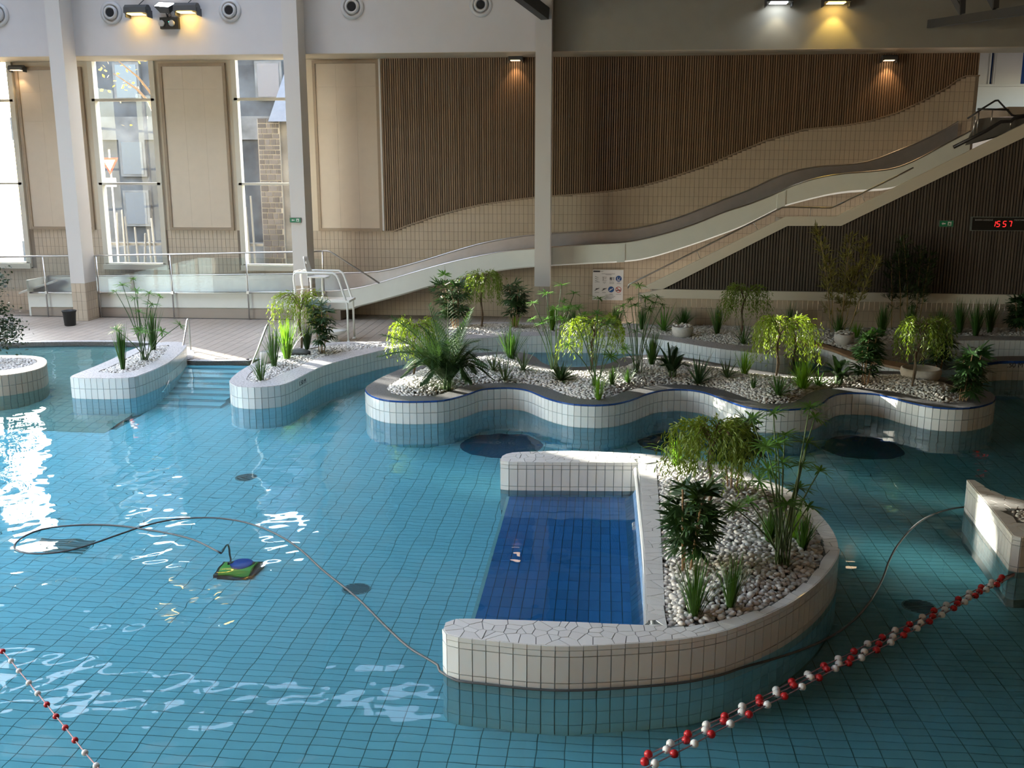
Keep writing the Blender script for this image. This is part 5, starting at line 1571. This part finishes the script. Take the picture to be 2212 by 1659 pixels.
# shared leaf fans of the lady palms
FAN = {}
for m in ('leaf_dark', 'leaf_palm'):
    FAN[m] = []
    for k in range(4):
        rr = random.Random(60+k); mb = MB(); nb = 8+k
        for i in range(nb):
            a = (i/(nb-1)-.5)*3.6+rr.uniform(-.12,.12); el = rr.uniform(-.12,.25); L = rr.uniform(.75,1.05)*(1-.12*abs(a))
            d = Vector((math.sin(a)*math.cos(el), math.sin(el), math.cos(a)*math.cos(el)))
            pts = [Vector((0,0,0))+d*L*s_+Vector((0,-.18*s_*s_,0)) for s_ in (.05,.35,.7,1)]
            mb.ribbon(pts, [.018,.075,.068,.006], side=d.cross(Vector((0,1,0))))
        FAN[m].append(with_mat(mb.mesh('leaf_fan'), m))
def lady_palm(px, py, key, ytop, x0, x1, label, m='leaf_dark', n=30, leaf=.24, clear=.22, ncane=4):
    b = G(px, py, RIM+.06); b.z = bed_z(key, b.x, b.y) if key else b.z
    H = top_z(b, ytop)-b.z; k = b.y/F_PX; cx_ = ((x0+x1)/2-px)*k; Rr = (x1-x0)/2*k
    rr = random.Random(px*3+py); t = thing('lady_palm', label, 'plant', b)
    tips = []; n = int(n*1.45)
    for i in range(ncane):
        a = 6.283*i/ncane+.5; tip = Vector((cx_+math.cos(a)*Rr*.35, math.sin(a)*Rr*.35, H*rr.uniform(.72,.95)))
        s0 = Vector((math.cos(a)*.05, math.sin(a)*.05, -.04)); tips.append((s0, tip))
        MB().tube(smooth_line([s0, s0.lerp(tip,.5)+Vector((0,0,.03)), tip], .15), .011, 6).build('cane', 'cane', t, smooth=True)
    for i in range(n):
        s0, tip = tips[i % ncane]; u = clear+(1-clear)*((i+.5)/n)**.8
        p = s0.lerp(tip, u); a = rr.random()*6.283; el = rr.uniform(-.25,.75) if u < .9 else rr.uniform(.3,1.2)
        d = Vector((math.cos(a)*math.cos(el), math.sin(a)*math.cos(el), math.sin(el)))
        st_ = max(.04, Rr*.75-leaf*.75)*rr.uniform(.5,1.05); p2 = p+d*st_
        o = link('leaf_fan', FAN[m][rr.randrange(4)], t); o.location = p2; s_ = leaf*rr.uniform(.8,1.1); o.scale = (s_,s_,s_)
        o.rotation_mode = 'QUATERNION'; o.rotation_quaternion = rot_to((d+Vector((0,0,-.25))), rr.uniform(-.4,.4)+math.pi*.0)
    mb = MB()
    for s0, tip in tips:
        for q in range(n//ncane):
            u = clear+(1-clear)*rr.random(); p = s0.lerp(tip, u); a = rr.random()*6.28
            mb.tube([p, p+Vector((math.cos(a), math.sin(a), .3))*Rr*.5], .004, 3, cap=False)
    mb.build('petiole', 'stem_green', t, kind='stuff')
    return t
def areca(px, py, key, fronds, label, m='leaf_palm', scale=1.0, extra=0):
    """fronds: image positions of the frond tips, with a droop"""
    b = G(px, py, RIM+.06); b.z = bed_z(key, b.x, b.y); rr = random.Random(px)
    t = thing('feather_palm', label, 'plant', b)
    for i in range(5):
        a = i*1.26; MB().tube([(math.cos(a)*.05, math.sin(a)*.05, -.04), (math.cos(a)*.07, math.sin(a)*.06, .32*scale)], [.022,.012], 7).build('cane', 'stem_green', t, smooth=True)
    tips = [(V(hx, hy, b.y+dY)-b, bow) for hx, hy, dY, bow in fronds]
    for i in range(extra):
        a = i*2.4; q = rr.uniform(.55,.95)*scale; tips.append((Vector((math.cos(a)*q, math.sin(a)*q*.8, rr.uniform(.15,.85)*scale)), rr.uniform(.2,.35)*scale))
    for tip, bow in tips:
        s0 = Vector((rr.uniform(-.05,.05), rr.uniform(-.05,.05), .12*scale))
        mid_ = s0.lerp(tip, .5)+Vector((0,0,bow*1.3)); pts = smooth_line([s0, mid_, tip], tip.length/13)
        mb = MB().tube(pts, [.008]*(len(pts)-1)+[.002], 4, cap=False); n = len(pts)
        for j in range(3, n):
            tt = (pts[j]-pts[j-1]).normalized(); sd = tt.cross(Vector((0,0,1)))
            sd = sd.normalized() if sd.length > .05 else Vector((1,0,0)); u = j/n
            L = .40*scale*math.sin(math.pi*min(1, .18+.80*u))*rr.uniform(.85,1.1)+.04
            for sg in (-1, 1):
                for q in range(2):
                    p0 = pts[j-1].lerp(pts[j], q/2); d = (sd*sg+tt*.75+Vector((0,0,.12))).normalized()
                    lp = [p0, p0+d*L*.5, p0+d*L-Vector((0,0,.10*L))]
                    mb.ribbon(lp, [.005,.0145,.002], side=d.cross(Vector((0,0,1))+sd*sg*.4))
        mb.build('frond', m, t)
    return t
def rosette(px, py, key, ytop, wpx, label, m='leaf_spiky', n=26, wide=.013):
    b = G(px, py, RIM+.06); b.z = bed_z(key, b.x, b.y); h = max(.15, top_z(b, ytop)-b.z); w = wpx/2*b.y/F_PX
    rr = random.Random(px*5+1); t = thing('spiky_plant', label, 'plant', b)
    for i in range(n):
        a = i*2.4+rr.uniform(-.2,.2); u = i/n; el = .15+1.25*u
        L = math.hypot(w*math.cos(el), h*math.sin(el))*rr.uniform(.85,1.1)
        d = Vector((math.cos(a)*math.cos(el), math.sin(a)*math.cos(el), math.sin(el)))
        mb = MB().ribbon(arc((math.cos(a)*.02, math.sin(a)*.02, .02), d, L, .35, 5), [wide*.7, wide, wide*.95, wide*.6, .001], side=Vector((-math.sin(a), math.cos(a), .15)))
        mb.build('leaf', m, t)
    MB().tube([(0,0,-.04),(0,0,.08)], .022, 6).build('stem', 'bark', t)
    return t
def bamboo(px, py, culms, label, m, seed, Y=None):
    b = G(px, py, RIM+.03); rr = random.Random(seed); t = thing('bamboo', label, 'plant', b)
    for i, (x0, x1, y1) in enumerate(culms):
        s0 = Vector(((x0-px)*b.y/F_PX, rr.uniform(-.12,.12), -.05)); tip = V(x1, y1, b.y+rr.uniform(-.3,.2))-b
        pts = smooth_line([s0, s0.lerp(tip,.5)+Vector((-(tip.x-s0.x)*.12,0,0)), tip], .18)
        cu_ = MB().tube(pts, [.012]*(len(pts)//2)+[.009]*(len(pts)-len(pts)//2-1)+[.003], 5).build('culm', 'culm', t, smooth=True)
        mb = MB(); n = len(pts)
        for j in range(3, n):
            for q in range(8 if j > n*.38 else 1):
                a = rr.random()*6.28; p0 = pts[j-1].lerp(pts[j], rr.random()); d = Vector((math.cos(a), math.sin(a), .5)).normalized(); L = rr.uniform(.08,.30)*(1-.35*j/n)
                p1 = p0+d*L; mb.tube([p0, p1], .003, 3, cap=False)
                for s_ in range(6):
                    la = (d+Vector((rr.uniform(-.9,.9), rr.uniform(-.9,.9), rr.uniform(-.5,.8)))).normalized(); l_ = rr.uniform(.11,.20)
                    q0 = p0.lerp(p1, rr.uniform(.4,1)); mb.ribbon([q0, q0+la*l_*.4, q0+la*l_], [.003,.012,.002], side=la.cross(Vector((rr.uniform(-.5,.5), rr.uniform(-.5,.5), 1))))
        mb.build('foliage', m, cu_, kind='stuff')
    return t

# ---- small pointed planter
grass(265, 793, 'p1', 700, 34, 'upright green grass clump at the tip of the small pointed planter', n=110, straight=.85)
papyrus(312, 773, 'p1', [(288,604),(250,630),(265,617),(296,628),(290,645),(345,640),(322,635),(328,658),(300,675),(251,713),(303,715),(350,717),(388,702)], 'tall umbrella plant fanning above the small pointed planter', .21)
grass(331, 752, 'p1', 662, 42, 'thick dark grass clump behind the umbrella plant on the small planter', n=110, straight=.75)
# ---- bank by the steps
grass(563, 814, 'bank', 755, 60, 'small wispy grass at the front of the far bank by the steps', n=50, straight=.4)
grass(592, 786, 'bank', 705, 52, 'dark green grass clump at the pool steps beside the lime clump', n=110, straight=.6)
grass(620, 770, 'bank', 693, 50, 'bright lime grass clump beside the steps', 'leaf_lime', n=90, broad=1.8, straight=.35)
weeping(650, 752, 'bank', 636, 606, 700, 'pale weeping shrub in front of the lifeguard chair', yhang=735)
lady_palm(695, 757, 'bank', 645, 652, 738, 'dark lady palm beside the lifeguard chair', n=36, leaf=.26, clear=.3)
grass(663, 748, 'bank', 700, 30, 'squat dark green clump between the weeping shrub and the lady palm', 'leaf_dark', n=90, broad=1.6, straight=.8)
# ---- bank, middle
lady_palm(985, 703, 'bank', 605, 912, 1032, 'broad dark lady palm on the far bank left of the tall weeping shrub', n=54, leaf=.30, clear=.3, ncane=7)
weeping(1040, 703, 'bank', 591, 1006, 1080, 'tall weeping shrub on the far bank left of the middle column', yhang=668, m='leaf_olive')
lady_palm(1112, 704, 'bank', 606, 1072, 1155, 'bright lady palm on the far bank nearest the middle column', 'leaf_palm', n=42, leaf=.30, clear=.35)
grass(1112, 702, 'bank', 672, 60, 'low yellowish grass under the bright lady palm', 'leaf_lime', n=40, broad=1.4, straight=.2)
grass(1192, 709, 'bank', 658, 28, 'lime grass clump behind the umbrella plants under the middle column', 'leaf_lime', n=70, broad=1.5, straight=.8)
grass(1240, 704, 'bank', 664, 50, 'dark low grass on the far bank left of the rules board', n=80, straight=.5)
grass(1330, 706, 'bank', 655, 44, 'dark tufted grass on the far bank under the rules board', n=80, straight=.6)
grass(1387, 708, 'bank', 660, 32, 'slim upright grass on the far bank right of the rules board', n=70, straight=.8)
rosette(1434, 711, 'bank', 652, 62, 'star-leaved green plant on the far bank left of the pebble bowl', 'leaf_papyrus', n=34, wide=.016)
grass(1476, 702, 'bank', 660, 52, 'bushy dark grass rising behind the pebble bowl', n=110, straight=.45)
grass(1549, 718, 'bank', 656, 38, 'slender grass alone against the stair wall', n=80, straight=.7)
weeping(1600, 722, 'bank', 619, 1566, 1644, 'weeping shrub standing against the stair beam', 'leaf_olive', yhang=705)
rosette(1606, 738, 'bank', 690, 60, 'dark strappy plant at the foot of the shrub by the stair beam', 'leaf_grass', n=40, wide=.010)
grass(1707, 704, 'bank', 652, 40, 'wispy grass against the wall behind the brightest weeping shrub', n=60, straight=.4)
# ---- behind the brown coping and along the stair wall
bamboo(1815, 718, [(1795,1768,494),(1800,1790,560),(1815,1836,510),(1822,1872,520),(1830,1896,560),(1808,1850,580)], 'tall olive bamboo in front of the dark slats', 'leaf_bamboo', 3)
grass(1812, 722, 'ledge', 672, 40, 'dark grass at the foot of the olive bamboo', n=80, straight=.5)
grass(1850, 726, 'ledge', 690, 34, 'pale green grass right of the bamboo bowl', 'leaf_lime', n=40, straight=.6)
grass(1905, 722, 'ledge', 655, 36, 'slim dark grass between the two bamboos', n=90, straight=.65)
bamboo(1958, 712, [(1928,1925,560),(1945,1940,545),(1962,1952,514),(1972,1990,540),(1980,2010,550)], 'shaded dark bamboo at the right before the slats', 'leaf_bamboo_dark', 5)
grass(1966, 712, 'far', 655, 34, 'dark grass at the foot of the shaded bamboo', n=90, straight=.7)
grass(2030, 715, 'far', 663, 60, 'wide dark grass, first of four along the stair wall', n=110, straight=.45)
grass(2072, 716, 'far', 645, 40, 'dark grass with one long blade, second of four along the stair wall', n=90, straight=.6)
grass(2108, 720, 'far', 648, 40, 'narrow dark grass, third of four along the stair wall', n=90, straight=.6)
grass(2138, 715, 'far', 644, 34, 'tight dark grass, fourth of four along the stair wall', n=90, straight=.65)
lady_palm(2200, 714, 'far', 632, 2158, 2240, 'black-green lady palm cut by the right edge under the stairs', n=44, leaf=.30, clear=.25)
# ---- scalloped island, left to right
weeping(893, 806, 'mid', 693, 850, 948, 'lime weeping shrub at the left end of the scalloped island', yhang=785)
areca(966, 836, 'mid', [(842,682,.2,.15),(822,722,0,.18),(815,770,-.2,.25),(905,832,-.5,.22),(925,655,.2,.1),(968,648,.3,.1),(905,700,-.3,.2),(1010,690,.2,.15),(1036,735,0,.2),(1062,756,-.1,.22),(1055,790,-.3,.25),(985,720,-.4,.15),(945,740,.4,.15),(1000,745,.4,.15),(880,760,.3,.2),(1020,665,-.2,.12),(930,690,.4,.12)],
      'large dark feather palm on the scalloped island', scale=1.0, extra=14)
grass(1104, 772, 'mid', 702, 74, 'stiff dark grass behind the variegated spiky plants', n=100, broad=1.4, straight=.8)
rosette(1066, 806, 'mid', 752, 62, 'yellow-centred spiky plant nearest the feather palm', 'leaf_spiky')
rosette(1091, 818, 'mid', 756, 66, 'yellow-centred spiky plant in front of its two neighbours', 'leaf_spiky')
rosette(1130, 806, 'mid', 748, 66, 'spiky plant left of the first umbrella plant', 'leaf_spiky')
papyrus(1198, 792, 'mid', [(1213,616),(1180,634),(1152,655),(1240,634),(1218,650),(1200,668),(1222,668),(1150,690),(1170,700),(1215,690),(1235,662),(1180,690)], 'umbrella plant on the scalloped island left of the rules board', .20)
rosette(1212, 824, 'mid', 782, 96, 'low broad-leaved shrub in front of the first umbrella plant', 'leaf_dark', n=40, wide=.024)
weeping(1276, 800, 'mid', 688, 1222, 1348, 'weeping shrub tangled among the umbrella plants', yhang=785)
papyrus(1284, 836, 'mid', [(1293,645),(1250,665),(1228,668),(1336,677),(1300,690),(1275,695),(1262,680),(1312,700),(1290,678),(1228,745),(1318,770)], 'umbrella plant in front of the rules board', .20)
grass(1293, 856, 'mid', 806, 34, 'small lime grass at the rim below the umbrella plants', 'leaf_lime', n=60, straight=.5)
grass(1322, 832, 'mid', 785, 30, 'little dark grass right of the lime tuft', n=50, straight=.6)
grass(1356, 826, 'mid', 790, 28, 'tiny dark grass left of the third umbrella plant', n=45, straight=.6)
papyrus(1378, 810, 'mid', [(1380,618),(1395,645),(1362,648),(1420,643),(1412,655),(1345,662),(1372,660),(1360,700),(1373,716),(1352,755),(1430,660),(1403,668)], 'umbrella plant on the scalloped island right of the rules board', .20)
grass(1408, 792, 'mid', 712, 44, 'tall dark grass right of the third umbrella plant', n=120, straight=.75)
areca(1452, 815, 'mid', [(1424,748,0,.06),(1443,742,0,.06),(1465,752,.1,.06),(1478,765,-.1,.08),(1425,790,-.2,.08),(1490,790,-.1,.08),(1456,748,.2,.05),(1418,775,.1,.08)], 'small dark feather palm right of the tall dark grass', 'leaf_dark', .45)
rosette(1508, 824, 'mid', 758, 70, 'dark strappy plant with a pale top, right of the small palm', 'leaf_dark', n=34, wide=.018)
rosette(1570, 820, 'mid', 768, 66, 'blue-green spiky plant before the white back wall', 'leaf_spiky', n=24, wide=.015)
grass(1608, 812, 'mid', 752, 46, 'pale lime grass left of the brightest weeping shrub', 'leaf_lime', n=90, straight=.6)
grass(1627, 840, 'mid', 806, 24, 'tiny dark tuft below the pale lime grass', n=45, straight=.6)
weeping(1676, 815, 'mid', 690, 1614, 1745, 'brightest yellow-green weeping shrub on the scalloped island', yhang=795, n=190)
rosette(1681, 855, 'mid', 800, 70, 'dark strappy plant at the foot of the brightest weeping shrub', 'leaf_grass', n=36, wide=.014)
grass(1734, 836, 'mid', 765, 72, 'vivid green grass right of the brightest weeping shrub', 'leaf_lime', n=120, broad=1.3, straight=.4)
rosette(1768, 830, 'mid', 795, 34, 'small pale leafy plant right of the vivid grass', 'leaf_papyrus', n=22, wide=.014)
areca(1812, 826, 'mid', [(1785,785,0,.05),(1802,770,0,.05),(1828,780,.1,.05),(1848,800,0,.07),(1778,802,-.1,.06),(1835,812,-.2,.06)], 'low dark feather palm before the white corner wall', 'leaf_dark', .5)
lady_palm(1869, 826, 'mid', 700, 1828, 1916, 'dark lady palm hiding the end of the brown coping', n=48, leaf=.27, clear=.2, ncane=5)
weeping(1970, 836, 'mid', 692, 1930, 2036, 'shaded weeping shrub before the grey stone bowl', 'leaf_olive', yhang=790, n=170)
lady_palm(2026, 806, 'mid', 690, 1992, 2066, 'dark lady palm behind the shaded weeping shrub', n=34, leaf=.27, clear=.25)
lady_palm(2080, 858, 'mid', 738, 2044, 2142, 'dark lady palm at the right end of the scalloped island', n=46, leaf=.28, clear=.2, ncane=5)
# ---- near crescent island
grass(1460, 1002, 'near', 925, 70, 'arching lime grass at the far corner of the crescent planter', 'leaf_lime', n=44, broad=1.5, straight=.1)
lady_palm(1582, 1056, 'near', 905, 1505, 1665, 'dark-topped lady palm behind the large weeping shrub', n=44, leaf=.26, clear=.55, ncane=5)
weeping(1531, 1092, 'near', 918, 1444, 1620, 'large weeping shrub on the foreground crescent planter', 'leaf_olive', yhang=1060, n=230)
lady_palm(1484, 1226, 'near', 1040, 1406, 1580, 'dark lady palm left on the foreground crescent planter', n=46, leaf=.25, clear=.3, ncane=4)
grass(1500, 1318, 'near', 1195, 110, 'spreading grass clump at the near edge of the crescent planter', n=90, straight=.55)
grass(1578, 1302, 'near', 1196, 62, 'compact grass clump right of the spreading one', n=90, straight=.6)
papyrus(1688, 1218, 'near', [(1671,894),(1749,880),(1625,905),(1695,940),(1745,957),(1655,965),(1760,902),(1640,1040),(1725,1055),(1770,1018),(1745,1095),(1660,1015),(1590,1100),(1690,1000),(1620,1085),(1700,1090),(1680,960),(1730,1005)],
        'tall umbrella plant dominating the foreground crescent planter', .20)
grass(1662, 1172, 'near', 1090, 60, 'green grass behind the stems of the tall umbrella plant', n=80, straight=.6, broad=1.3)
grass(1716, 1160, 'near', 1085, 60, 'bright grass right of the tall umbrella plant', 'leaf_lime', n=60, straight=.4, broad=1.3)
grass(1735, 1180, 'near', 1110, 56, 'leafy green tuft at the right rim of the crescent planter', n=50, straight=.4, broad=1.8)
# ---- tree at the left edge
b = G(-4, 786, RIM); b.z = RIM; H = top_z(b, 588)-b.z
t = thing('ficus_tree', 'dark small-leaved tree cut by the left edge', 'tree', b)
MB().tube([(0,0,-.05),(.02,0,H*.35),(-.02,0,H*.7)], [.035,.03,.02], 8).build('trunk', 'bark', t, smooth=True)
rr = random.Random(9)
for k in range(9):
    a = k*.7; cz = H*(.28+.66*k/8); L = .38*(1-.35*abs(k-3)/6)
    e = Vector((math.cos(a)*L, math.sin(a)*L, cz)); s0 = Vector((0,0,cz-.12))
    brc = MB().tube([s0, s0.lerp(e,.6)+Vector((0,0,.05)), e], [.014,.01,.005], 5).build('branch', 'bark', t)
    mb = MB()
    for i in range(210):
        p = Vector((rr.gauss(e.x*.75,.17), rr.gauss(e.y*.75,.17), rr.gauss(cz,.12)))
        d = Vector((rr.uniform(-1,1), rr.uniform(-1,1), rr.uniform(-.8,.3))).normalized(); l_ = rr.uniform(.05,.085)
        mb.ribbon([p, p+d*l_*.5, p+d*l_], [.004,.020,.003], side=d.cross(Vector((rr.uniform(-1,1), rr.uniform(-1,1), rr.uniform(-1,1)))))
    mb.build('foliage', 'leaf_ficus', brc, kind='stuff')
# ================================================================== the street outside
mat('asphalt', (0.03, 0.034, 0.042), 0.9, noise=0.15, nscale=3)
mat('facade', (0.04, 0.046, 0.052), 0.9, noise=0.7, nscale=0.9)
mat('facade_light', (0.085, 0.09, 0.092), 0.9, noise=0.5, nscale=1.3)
mat('stone', (0.05, 0.05, 0.052), 0.9, noise=0.25, nscale=9, vary=0.35)
mat('mortar', (0.17, 0.17, 0.16), 0.95)
mat('slate', (0.06, 0.07, 0.085), 0.7, noise=0.15, nscale=4)
mat('stake', (0.13, 0.135, 0.13), 0.85, vary=0.2)
mat('dark_glass', (0.03, 0.05, 0.08), 0.15)
mat('scooter_red', (0.45, 0.02, 0.03), 0.35)
mat('pavement', (0.2, 0.2, 0.2), 0.9, noise=0.1, nscale=3)
g = MB().box(-70, 10, YW+.4, 90, -.6, -.05)
struct('ground_street', g, 'asphalt', label='dark asphalt street outside the windows')
pv = MB().box(-40, 0, 34.5, 36.2, -.05, .08)
struct('ground_pavement', pv, 'pavement', label='pale pavement across the street')
# long shaded house across the street
hs_ = thing('street_house', 'grey shaded house with a slate roof across the street', 'house', (-20, 44, 0))
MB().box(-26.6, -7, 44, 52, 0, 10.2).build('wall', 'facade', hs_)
mb = MB().add([(-27.0,43.5,10.0),(-6.6,43.5,10.0),(-6.6,48,14.3),(-27.0,48,14.3),(-27.0,52.5,10.0),(-6.6,52.5,10.0)], [(0,1,2,3),(3,2,5,4),(0,3,4),(1,5,2)])
mb.build('roof', 'slate', hs_)
MB().box(-26.6, -7, 43.85, 44, 0, 1.1).build('plinth', 'facade_light', hs_)
MB().box(-26.6, -7, 43.9, 44, 5.6, 6.6).build('wall_band', 'facade_light', hs_)
for x in (-24.2, -21.0, -18.2, -14.6, -11.8, -9.2):
    for z in (1.9, 4.1, 7.4):
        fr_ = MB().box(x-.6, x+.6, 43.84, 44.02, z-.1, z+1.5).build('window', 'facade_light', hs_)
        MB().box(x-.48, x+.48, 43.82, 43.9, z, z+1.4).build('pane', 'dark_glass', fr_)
rebase(hs_, (-20, 44, 0))
# stone gable nearer, seen through the right-hand window
hb = thing('stone_house', 'stone-cornered house seen through the window beside the column', 'house', (-12, 38, 0))
x0 = V(610, 400, 38).x
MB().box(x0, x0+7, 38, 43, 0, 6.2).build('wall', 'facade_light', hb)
mb = MB().add([(x0-.3,37.6,6.1),(x0+7.3,37.6,6.1),(x0+7.3,40.5,8.6),(x0-.3,40.5,8.6),(x0-.3,43.4,6.1),(x0+7.3,43.4,6.1)], [(0,1,2,3),(3,2,5,4),(0,3,4),(1,5,2)])
mb.build('roof', 'slate', hb)
xq0, xq1 = V(565, 450, 37.9).x, V(612, 450, 37.9).x
MB().box(xq0, xq1, 37.9, 38.4, 0, 6.2).build('stone_pier', 'mortar', hb)
items = []; z = .02; rr = random.Random(4); j = 0
while z < 6.1:
    h_ = rr.uniform(.16, .24); x = xq0+.02
    while x < xq1-.08:
        w_ = min(rr.uniform(.16, .36), xq1-x-.01)
        items.append(((x+w_/2, 37.895, z+h_/2), (w_-.035, .05, h_-.035), QI)); x += w_
    z += h_; j += 1
pieces(hb, 'stone', 'stone', items)
for z in (1.2, 3.6):
    fr_ = MB().box(xq1+.5, xq1+1.7, 37.9, 38.02, z, z+1.7).build('window', 'facade', hb)
    MB().box(xq1+.6, xq1+1.6, 37.88, 37.95, z+.1, z+1.6).build('pane', 'dark_glass', fr_)
rebase(hb, (x0+3, 38, 0))
# stake fence on a bank
fe = thing('stake_fence', 'fence of pale upright stakes beyond the middle window', 'fence', (-17, 36.6, 0))
for i in range(30):
    x = -20.6+i*.26; h_ = 2.1+.5*math.sin(i*.9)+.03*i
    MB().tube([(x+.05*math.sin(i*3), 36.8, -.05), (x+.12*math.sin(i*1.7), 36.8, h_)], [.05,.035], 6).build('stake', 'stake', fe)
for z in (.7, 1.5): MB().box(-20.8, -12.8, 36.86, 36.92, z, z+.1).build('cross_rail', 'stake', fe)
rebase(fe, (-17, 36.8, 0))
# give-way sign
c = V(237, 352, 33.5)
sg = thing('road_sign', 'white and red give-way sign on a post outside', 'road sign', (c.x, 33.5, -.05))
MB().tube([(0,.03,0),(0,.03,c.z+.5)], .03, 8).build('post', 'plastic_grey', sg)
tri = [(-.32,.22),(.32,.22),(0,-.34)]
xz_prism([(x, z+c.z) for x, z in tri], -.02, 0).build('border', 'sign_red', sg)
xz_prism([(x*.66, z*.66+c.z+.01) for x, z in tri], -.026, -.02).build('face', 'sign_white', sg)
MB().box(-.18, .18, -.02, 0, c.z-.75, c.z-.45).build('sub_plate', 'sign_white', sg)
# parked scooter
c = V(548, 548, 32.5)
sc = thing('scooter', 'red scooter parked outside the window beside the column', 'scooter', (c.x, 32.5, -.05))
for x in (-.55, .55):
    MB().tube([(x+.24*math.cos(a), 0, .26+.24*math.sin(a)) for a in [i*math.pi/10 for i in range(21)]], .055, 8).build('wheel', 'plastic_black', sc, smooth=True)
xz_prism([(-.75,.55),(-.55,.78),(-.10,.80),(-.02,.40),(.30,.34),(.42,.95),(.52,1.0),(.62,.50),(.50,.45),(.36,.24),(-.20,.24),(-.40,.40)], -.14, .14).build('body', 'scooter_red', sc)
MB().box(-.60, -.05, -.13, .13, .80, .88).build('saddle', 'plastic_black', sc)
MB().tube([(.42,-.3,1.08),(.46,0,1.05),(.42,.3,1.08)], .018, 6).build('handlebar', 'steel_dark', sc)
MB().tube([(.44,0,.98),(.56,0,.26)], .03, 6).build('fork', 'steel_dark', sc)
# street tree with yellow leaves
tr0 = Vector((-15.2, 34.0, -.05))
tt_ = thing('street_tree', 'bare tree with a few yellow leaves outside the window', 'tree', tr0)
MB().tube([(0,0,0),(.05,0,3),(-.1,0,5.5),(-.2,0,8)], [.14,.11,.08,.04], 8).build('trunk', 'bark', tt_, smooth=True)
rr = random.Random(2)
for k in range(8):
    a = k*.8; z = 5.2+.35*k; e = Vector((math.cos(a)*1.5, math.sin(a)*1.0, z+1.0))
    br_ = MB().tube([(-.1,0,z-.2), e*.5+Vector((0,0,z*.5)), e], [.05,.035,.012], 5).build('branch', 'bark', tt_)
    mb = MB()
    for i in range(16):
        p = e+Vector((rr.gauss(0,.45), rr.gauss(0,.35), rr.gauss(-.2,.4))); d = Vector((rr.uniform(-1,1), rr.uniform(-1,1), rr.uniform(-1,.3))).normalized()
        mb.ribbon([p, p+d*.06, p+d*.12], [.01,.045,.005], side=d.cross(Vector((rr.uniform(-1,1), rr.uniform(-1,1), rr.uniform(-1,1)))))
    mb.build('foliage', 'leaf_autumn', br_, kind='stuff')
